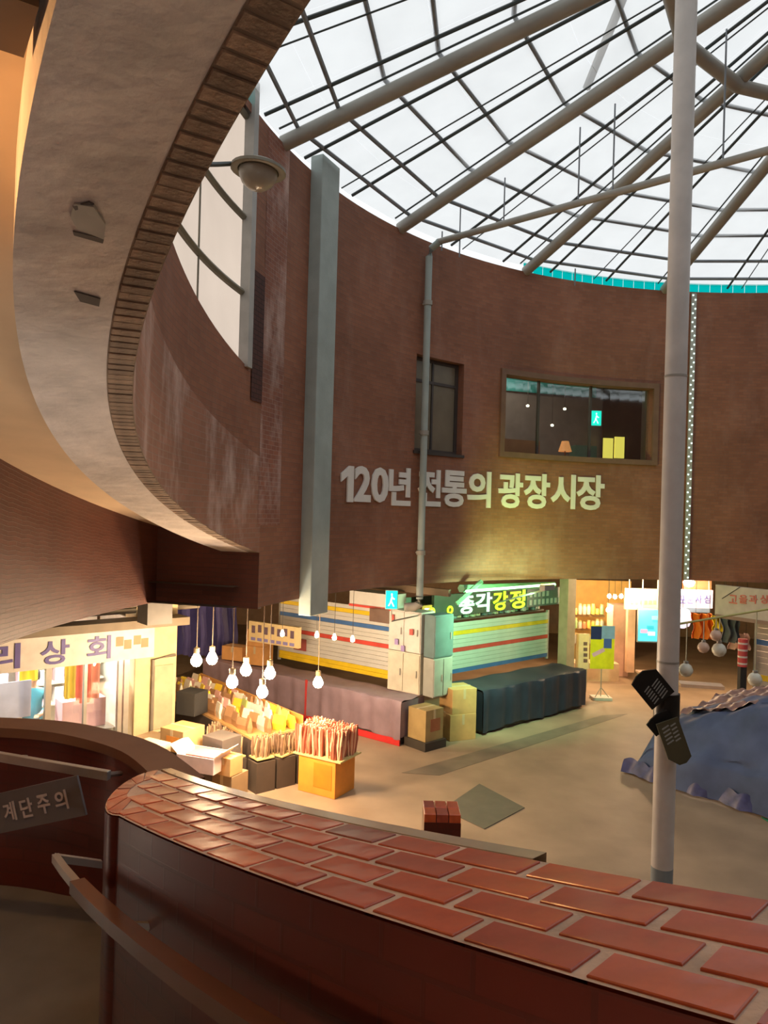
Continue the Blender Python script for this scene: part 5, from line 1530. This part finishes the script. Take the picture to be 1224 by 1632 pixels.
cv.build('pinkish_plastic_sheet', mat('dusty pink plastic', (.27, .165, .15), .5, var=.35, scale=5), st_, smooth=60)
gq = BA + bu * 2.4
o = MB().prism([((gq + bu * a - bn * b).x, (gq + bu * a - bn * b).y) for a, b in ((0, .12), (1.6, .12), (1.6, .5), (.4, .38))], .002, .02).build('green_mat', mat('green mat', (.02, .22, .12), .7)); tag(o, 'green floor mat poking out under the blue tarpaulin', 'mat')
for i, (px, py, nm_) in enumerate(((1092, 1092, 'plank'),)):
    q = at(px + 25, py, 13.6); o = bx('wooden_plank', mat('pale plank', (.62, .42, .28), .6), q, (.75, .3, .06), rz=-.2); tag(o, 'pale wooden plank lying at the back corner of the covered stall', 'plank')

# white globe lamps over the covered stall
cab0 = Vector((pb.x, pb.y, 3.70)); cab1 = Vector((17.2, 9.4, 6.1))
cable_at = lambda x: cab0 + (cab1 - cab0) * ((x - cab0.x) / (cab1.x - cab0.x))
gl_spots = [(1093, 1068, 'white globe lamp hanging just right of the post'), (1203, 1083, 'white globe lamp hanging at the right over the blue tarpaulin'), (1146, 1036, 'larger white globe lamp in the middle of the cable'), (1121, 1032, 'peach globe lamp left of the middle white one'), (1141, 1013, 'peach globe lamp hanging highest on the cable')]
for px, py, lb in gl_spots:
    d_ = ray(px, py); dp = 7.1
    for _ in range(4): dp = cable_at(d_.x * dp).y
    q = at(px, py, dp); r = (11 if 'peach' not in lb else 9) / FPX * dp
    t = thing('globe_lamp', lb, 'lamp', q, group='globe lamps on the cable')
    MB().lathe([(0, -r), (r * .6, -r * .8), (r * .95, -r * .3), (r, .1 * r), (r * .75, r * .7), (r * .3, r)], q, 16).build('globe', mat('milk glass', (.78, .80, .68), .3) if 'peach' not in lb else mat('peach glass', (.75, .55, .42), .3), t, smooth=60)
    MB().lathe([(r * .35, r * .95), (r * .35, r * 1.3), (0, r * 1.3)], q, 10).build('cap', M_STEEL, t)
    MB().tube([q + Vector((0, 0, r * 1.3)), cable_at(q.x)], .005, 5).build('cord', mat('pale cord', (.55, .55, .38), .6), t)
o = MB().tube([cab0, cab0 + (cab1 - cab0) * .5 - Vector((0, 0, .05)), cab1], .011, 6).build('slack_cable', mat('yellow green cable', (.62, .60, .20), .5), smooth=40); tag(o, 'yellow green cable slung from the post above the globe lamps', 'cable')

# ---- shops at the back
def facing(name, label, cat, px0, py0, px1, py1, dep, m, t=.08, parent=None):
    """upright board facing the viewer at a given distance"""
    c = at((px0 + px1) / 2, (py0 + py1) / 2, dep); s_ = dep / FPX
    o = bx(name, m, c + Vector((0, t / 2, 0)), ((px1 - px0) * s_, t, (py1 - py0) * s_), parent)
    if label: tag(o, label, cat)
    return o
bw = MB().box((2, 30, SLAB / 2), (60, .3, SLAB)).build('wall_backdrop', mat('warm shop wall', (.45, .30, .20), .7)); bw.name = 'wall_hall'; tag(bw, 'warm plaster wall at the far end of the market hall', 'wall', kind='structure')
for nm_, x in (('wall_hall_left', -19), ('wall_hall_right', 30)):
    o = MB().box((x, 14, SLAB / 2), (.3, 46, SLAB)).build(nm_, MATS['warm shop wall']); tag(o, 'plaster wall closing the %s side of the market hall' % nm_.split('_')[-1], 'wall', kind='structure')
o = MB().box((5, -7, SLAB / 2), (60, .3, SLAB)).build('wall_hall_near', MATS['warm shop wall']); tag(o, 'plaster wall closing the market hall behind the viewpoint', 'wall', kind='structure')

# lit snack shop left of the corridor
s = 22 / FPX
sh = thing('snack_shop', 'orange lit snack shop beside the yellow banner', 'shop', at(945, 1075, 22.5))
facing('back_wall', None, None, 900, 925, 1004, 1082, 24.5, mat('orange shop wall', (.80, .48, .14), .6), .1, sh)
facing('side_panel', None, None, 976, 965, 1002, 1078, 22.0, mat('pink plaster panel', (.66, .42, .32), .6), .6, sh)
facing('shop_post', None, None, 1000, 968, 1012, 1072, 21.6, mat('orange cream post', (.78, .52, .34), .6), .2, sh)
for k, py in enumerate((980, 1002, 1026)): facing('shelf', None, None, 906, py, 964, py + 3, 23.2, mat('shelf wood', (.55, .36, .18), .6), .5, sh)
bx('counter', mat('shop counter', (.6, .45, .28), .6), at(940, 1085, 21.6) + Vector((0, 0, .12)), (1.5, .6, .9), sh)
gc = [('cream', (.78, .68, .5)), ('amber', (.75, .42, .1)), ('green', (.25, .4, .18)), ('grey', (.42, .42, .36)), ('rust', (.55, .2, .1))]
for k, py in enumerate((980, 1002, 1026)):
    for i in range(8):
        q = at(910 + i * 7, py - 1, 23.0); nm_, c_ = random.choice(gc); h = random.uniform(.18, .34)
        t = thing('goods_jar', '%s jar on the shelves of the orange snack shop' % nm_, 'jar', q, group='%s jars in the snack shop' % nm_)
        MB().lathe([(0, 0), (.06, 0), (.065, h * .7), (.045, h * .85)], (0, 0, 0), 8).build('body', mat('shopjar ' + nm_, c_, .4), t, smooth=40, world=False)
        MB().lathe([(.05, h * .84), (.05, h), (0, h)], (0, 0, 0), 8).build('lid', mat('gold lid', (.6, .45, .2), .4), t, smooth=40, world=False)
for i, (px, py) in enumerate(((971, 950), (980, 951), (990, 950), (969, 972))):
    q = at(px, py, 21.2)
    t = thing('shop_bulb', ('left', 'middle', 'right', 'lower')[i] + ' glowing bulb of the cluster at the orange snack shop', 'bulb', q, group='bulb cluster at the snack shop')
    MB().lathe([(0, -.07), (.05, -.04), (.06, 0), (.03, .06)], q, 10).build('glass', emit('bulb glow warm', (1, .8, .5), 14), t, smooth=60)
    MB().tube([q + Vector((0, 0, .05)), (q.x, q.y, SLAB)], .006, 5).build('cord', M_DARK, t)
point('shop_glow', at(945, 955, 22.3), (1, .66, .34), 160, .15, sh)
point('corridor_glow', at(1020, 945, 20.0), (1, .62, .33), 260, .15, sh)
o = MB().box(Vector((*at(903, 1010, 19.4).xy, SLAB / 2)), (.3, .3, SLAB), rz=.6).build('corner_post', mat('orange grey post', (.45, .33, .22), .6)); tag(o, 'square post between the striped kiosk and the snack shop', 'post')
# yellow standing banner
q = at(958, 1103, 19.2)
t = thing('banner_stand', 'yellow standing banner with blue and pink print before the snack shop', 'banner', (q.x, q.y, 0))
w_ = 38 / FPX * 19.2; z0, z1 = at(958, 1066, 19.2).z, at(958, 997, 19.2).z
bx('sheet', mat('yellow banner', (.90, .80, .02), .5), (q.x, q.y, (z0 + z1) / 2), (w_, .015, z1 - z0), t)
H_ = z1 - z0
for fx0, fx1, fz0, fz1, m in ((-.5, -.05, .68, .98, mat('navy print', (.02, .03, .14), .5)), (-.05, .5, .70, 1.0, mat('sky blue print', (.30, .45, .75), .5)), (.05, .38, .48, .70, mat('royal blue print', (.08, .14, .45), .5))):
    MB().box((q.x + w_ * (fx0 + fx1) / 2, q.y - .010, z0 + H_ * (fz0 + fz1) / 2), (w_ * (fx1 - fx0), .004, H_ * (fz1 - fz0))).build('print_patch', m, t)
MB().box((q.x - .1, q.y - .0105, z0 + H_ * .38), (w_ * .55, .004, H_ * .09), M=Matrix.Rotation(-.5, 3, 'Y')).build('print_patch', mat('pink print', (.80, .45, .60), .5), t)
MB().tube([(q.x, q.y + .03, .02), (q.x, q.y + .03, z1)], .012, 6).build('pole', M_STEEL, t)
for dx in (-.22, .22): MB().tube([(q.x, q.y + .02, .3), (q.x + dx, q.y - .1, .01)], .01, 6).build('foot', M_STEEL, t)
bx('base_weight', mat('pale base', (.65, .6, .52), .5), (q.x, q.y, .035), (.5, .34, .07), t)
t = facing('white_banner', None, None, 918, 1010, 939, 1066, 19.9, mat('white banner sheet', (.78, .68, .52), .6), .03)
tag(t, 'white banner with dark marks left of the yellow banner', 'banner')
for px_ in (922, 935):
    q = at(px_, 1064, 19.92); MB().tube([q, (q.x, q.y + .04, 0)], .015, 6).build('pole', M_STEEL, t)
for k in range(4):
    q = at(933, 1026 + 9 * k, 19.88); MB().box(q, (.1, .006, .09)).build('print_mark', mat('dark brown print', (.14, .09, .12), .6), t)
# beige board, cyan screen, bench
t = facing('beige_sign', 'beige sign board with faint lettering left of the post', 'sign', 996, 938, 1056, 972, 20.6, mat('beige board', (.62, .50, .38), .6), .08)
for px_ in (1003, 1050):
    q = at(px_, 940, 20.62); MB().tube([q, (q.x, q.y + .04, SLAB)], .015, 6).build('hanger_rod', M_STEEL, t)
for k in range(6): q = at(1008 + 7 * k, 960, 20.58); MB().box(q, (.07, .006, .1)).build('print_mark', mat('faint brown print', (.42, .3, .2), .6), t)
t = thing('display_screen', 'bright cyan display screen seen left of the post', 'screen', at(1035, 1022, 20.2))
facing('casing', None, None, 1016, 970, 1056, 1024, 20.25, M_STEEL, .06, t)
facing('screen', None, None, 1018, 972, 1054, 1022, 20.2, emit('cyan screen', (.08, .62, .85), 1.0), .03, t)
for px_ in (1024, 1048):
    q = at(px_, 972, 20.28); MB().tube([q, (q.x, q.y + .04, SLAB)], .015, 6).build('hanger_rod', M_STEEL, t)
for k, (px, py, c_) in enumerate(((1026, 1006, (.75, .35, .55)), (1038, 1010, (.85, .9, .95)), (1044, 985, (.2, .85, .9)), (1036, 1000, (.03, .40, .55)))):
    facing('screen_patch', None, None, px - 5, py - 3, px + 6, py + 3, 20.18, emit('screen patch %d' % k, c_, .8), .01, t)
t = thing('stool', 'low stool on the corridor floor beneath the cyan screen', 'stool', (*at(1030, 1062, 20.5).xy, 0))
q = at(1030, 1058, 20.5)
bx('seat', mat('pink cream seat', (.65, .45, .35), .5), (q.x, q.y, .47), (.5, .3, .05), t)
for dx in (-.2, .2):
    for dy in (-.1, .1): MB().tube([(q.x + dx, q.y + dy, 0), (q.x + dx, q.y + dy, .45)], .015, 6).build('leg', M_STEEL, t)
# right of the post
t = facing('violet_sign', 'pale violet sign with blue Korean letters right of the post', 'sign', 1078, 940, 1136, 969, 20.5, emit('lit violet face', (.72, .62, .72), .55), .1)
for px_ in (1084, 1130):
    q = at(px_, 942, 20.53); MB().tube([q, (q.x, q.y + .04, SLAB)], .015, 6).build('hanger_rod', M_STEEL, t)
for ch, px in (('포', 1088), ('순', 1100), ('사', 1113), ('심', 1127)):
    q = at(px, 955, 20.5); letter(ch, q - Vector((0, .004, 0)), 10 / FPX * 20.5, 13 / FPX * 20.5, (1, 0, 0), (0, 0, 1), (0, -1, 0), mat('blue letters', (.12, .12, .4), .5), t, .01, .012)
facing('blue_skirt', None, None, 1082, 969, 1132, 976, 20.5, mat('slate blue edge', (.20, .28, .40), .5), .08, t)
t = facing('orange_panel', 'orange lit panel just under the slab above the violet sign', 'panel', 1090, 917, 1134, 940, 20.8, mat('orange panel paint', (.75, .25, .10), .5), .1)
for px_ in (1096, 1130):
    q = at(px_, 919, 20.83); MB().tube([q, (q.x, q.y + .04, SLAB)], .015, 6).build('hanger_rod', M_STEEL, t)
q = at(1098, 928, 20.5)
t = thing('spot_lamp', 'glaring white lamp under the slab just right of the post', 'lamp', q)
MB().lathe([(0, -.14), (.12, -.1), (.16, 0), (.1, .1), (0, .14)], q, 14).build('globe', emit('white glare', (1, .95, .95), 8), t, smooth=60)
MB().tube([q + Vector((0, 0, .13)), (q.x, q.y, SLAB)], .02, 6).build('stem', M_STEEL, t)
point('spot_light', q + Vector((0, -.25, -.15)), (1, .8, .62), 70, .15, t)
q = at(1088, 985, 19.6)
t = thing('paper_lantern', 'white round lantern glowing right of the post', 'lantern', q)
MB().lathe([(0.05, -.27), (.17, -.2), (.22, -.05), (.22, .08), (.16, .22), (.05, .27)], q, 16).build('shade', emit('lantern white', (.75, .80, 1.0), .9), t, smooth=60)
MB().tube([q + Vector((0, 0, .26)), (q.x, q.y, SLAB)], .008, 5).build('cord', M_DARK, t)
def cloth(label, px0, py0, px1, py1, dep, c_, nm_):
    a, b = at(px0, py1, dep), at(px1, py0, dep); mb = MB()
    mb.grid(lambda u, v: (a.x + (b.x - a.x) * (u + .05 * math.sin(v * 5)), dep + .1 * math.sin(u * 16) + .06 * math.sin(v * 9 + u * 4), a.z + (b.z - a.z) * v), lin(0, 1, 24), lin(0, 1, 10))
    t = thing('hanging_cloth', label, 'cloth', ((a.x + b.x) / 2, dep, a.z))
    mb.build('fabric', mat('cloth ' + nm_, c_, .6), t, smooth=60)
    for f in (.15, .85):
        x_ = a.x + (b.x - a.x) * f; MB().tube([(x_, dep, b.z - .02), (x_, dep, SLAB)], .006, 5).build('cord', M_DARK, t)
cloth('bright orange cloth hanging beyond the globe lamps', 1103, 978, 1136, 1018, 19.0, (.85, .22, .02), 'bright orange')
cloth('yellow cloth hanging beside the bright orange one', 1136, 982, 1156, 1006, 18.6, (.75, .58, .02), 'lemon')
cloth('slate grey cloth hanging right of the yellow one', 1150, 982, 1178, 1024, 18.2, (.12, .15, .17), 'slate')
cloth('pale pink cloth bundle hanging above the red printed roll', 1160, 1010, 1194, 1035, 18.5, (.75, .52, .45), 'pale pink')
q = at(1183, 1062, 16.6)
t = thing('printed_roll', 'red and white printed roll standing behind the covered stall', 'roll', (q.x, q.y, q.z))
MB().tube([(q.x, q.y, q.z), (q.x, q.y, q.z + .62)], .1, 12).build('roll', mat('red roll', (.62, .08, .08), .5), t, smooth=40)
for k in range(4): MB().tube([(q.x, q.y, q.z + .05 + .15 * k), (q.x, q.y, q.z + .09 + .15 * k)], .102, 12).build('white_band', mat('white band', (.75, .68, .62), .5), t, smooth=40)
bx('stand', M_DARK, (q.x, q.y, q.z / 2), (.14, .14, q.z), t)
# white fascia with red letters
t = thing('shop_fascia', 'long white fascia with soft red Korean letters at the right edge', 'sign', at(1200, 985, 17.0))
a, b = at(1139, 986, 17.4), at(1290, 990, 15.6)
zt2 = SLAB - .05; zb2 = at(1180, 986, 16.8).z
panel_box('board', mat('off white fascia', (.62, .56, .48), .6), a, b, zb2, zt2, .12, t)
panel_box('lower_lip', mat('brown lip', (.36, .24, .18), .6), a - Vector((0, .04, 0)), b - Vector((0, .04, 0)), zb2 - .06, zb2 + .02, .16, t)
d_ = (b - a); d_.z = 0; n_ = Vector((d_.y, -d_.x, 0)).normalized(); ux = d_.normalized()
if n_.y > 0: n_ = -n_
def colF(px):
    r_ = ray(px, 950); s_ = a.dot(Vector((n_.x, n_.y, 0))) / Vector((r_.x, r_.y, 0)).dot(n_); return Vector((r_.x, r_.y, 0)) * s_
for ch, px in (('고', 1169), ('을', 1185), ('과', 1201), ('상', 1219)):
    q = colF(px); q.z = at(px, 955, q.y).z
    letter(ch, q + n_ * .006, 14 / FPX * 16.5, 14 / FPX * 16.5, ux, (0, 0, 1), n_, mat('soft red letters', (.70, .20, .15), .6), t, .02, .012)
q0_, q1_ = colF(1152), colF(1180)
MB().tube([Vector((q0_.x, q0_.y, zb2 + .4)) + n_ * .03, Vector((q1_.x, q1_.y, zt2)) + n_ * .03], .008, 5).build('loose_wire', M_DARK, t)
sa_, sb2 = Vector((*colF(1196).xy, 0)) - n_ * .25, Vector((*colF(1290).xy, 0)) - n_ * .25
shutter('grey shutter with blue and yellow stripes under the white fascia', sa_, sb2, .6, zb2 - .05, mat('grey shutter slat', (.48, .42, .36), .5), ((.28, .36, 'y'), (.68, .76, 'b')), .13)
o, _ = panel_box('masonry_plinth', mat('brown base wall', (.30, .22, .16), .7), sa_, sb2, 0, .6, .1); tag(o, 'brown base wall under the grey striped shutter', 'wall')
# warm general lamps over the aisles (bare bulbs under the slab)
for i, (x, y, pw) in enumerate(((3.6, 21.5, 130), (-6.5, 17.5, 180), (10.5, 19.8, 220))):
    t = thing('aisle_lamp', ('bare warm bulb under the slab behind the kiosk', 'bare warm bulb under the slab at the far left aisle', 'bare warm bulb under the slab over the right aisle')[i], 'lamp', (x, y, SLAB - .3))
    MB().lathe([(0, -.08), (.06, -.04), (.07, 0), (.03, .08)], (x, y, SLAB - .3), 12).build('glass', emit('bulb glow warm', (1, .8, .5), 14), t, smooth=60)
    MB().tube([(x, y, SLAB - .23), (x, y, SLAB)], .01, 6).build('stem', M_DARK, t)
    point('aisle_light', (x, y, SLAB - .45), (1, .66, .36), pw, .1, t)
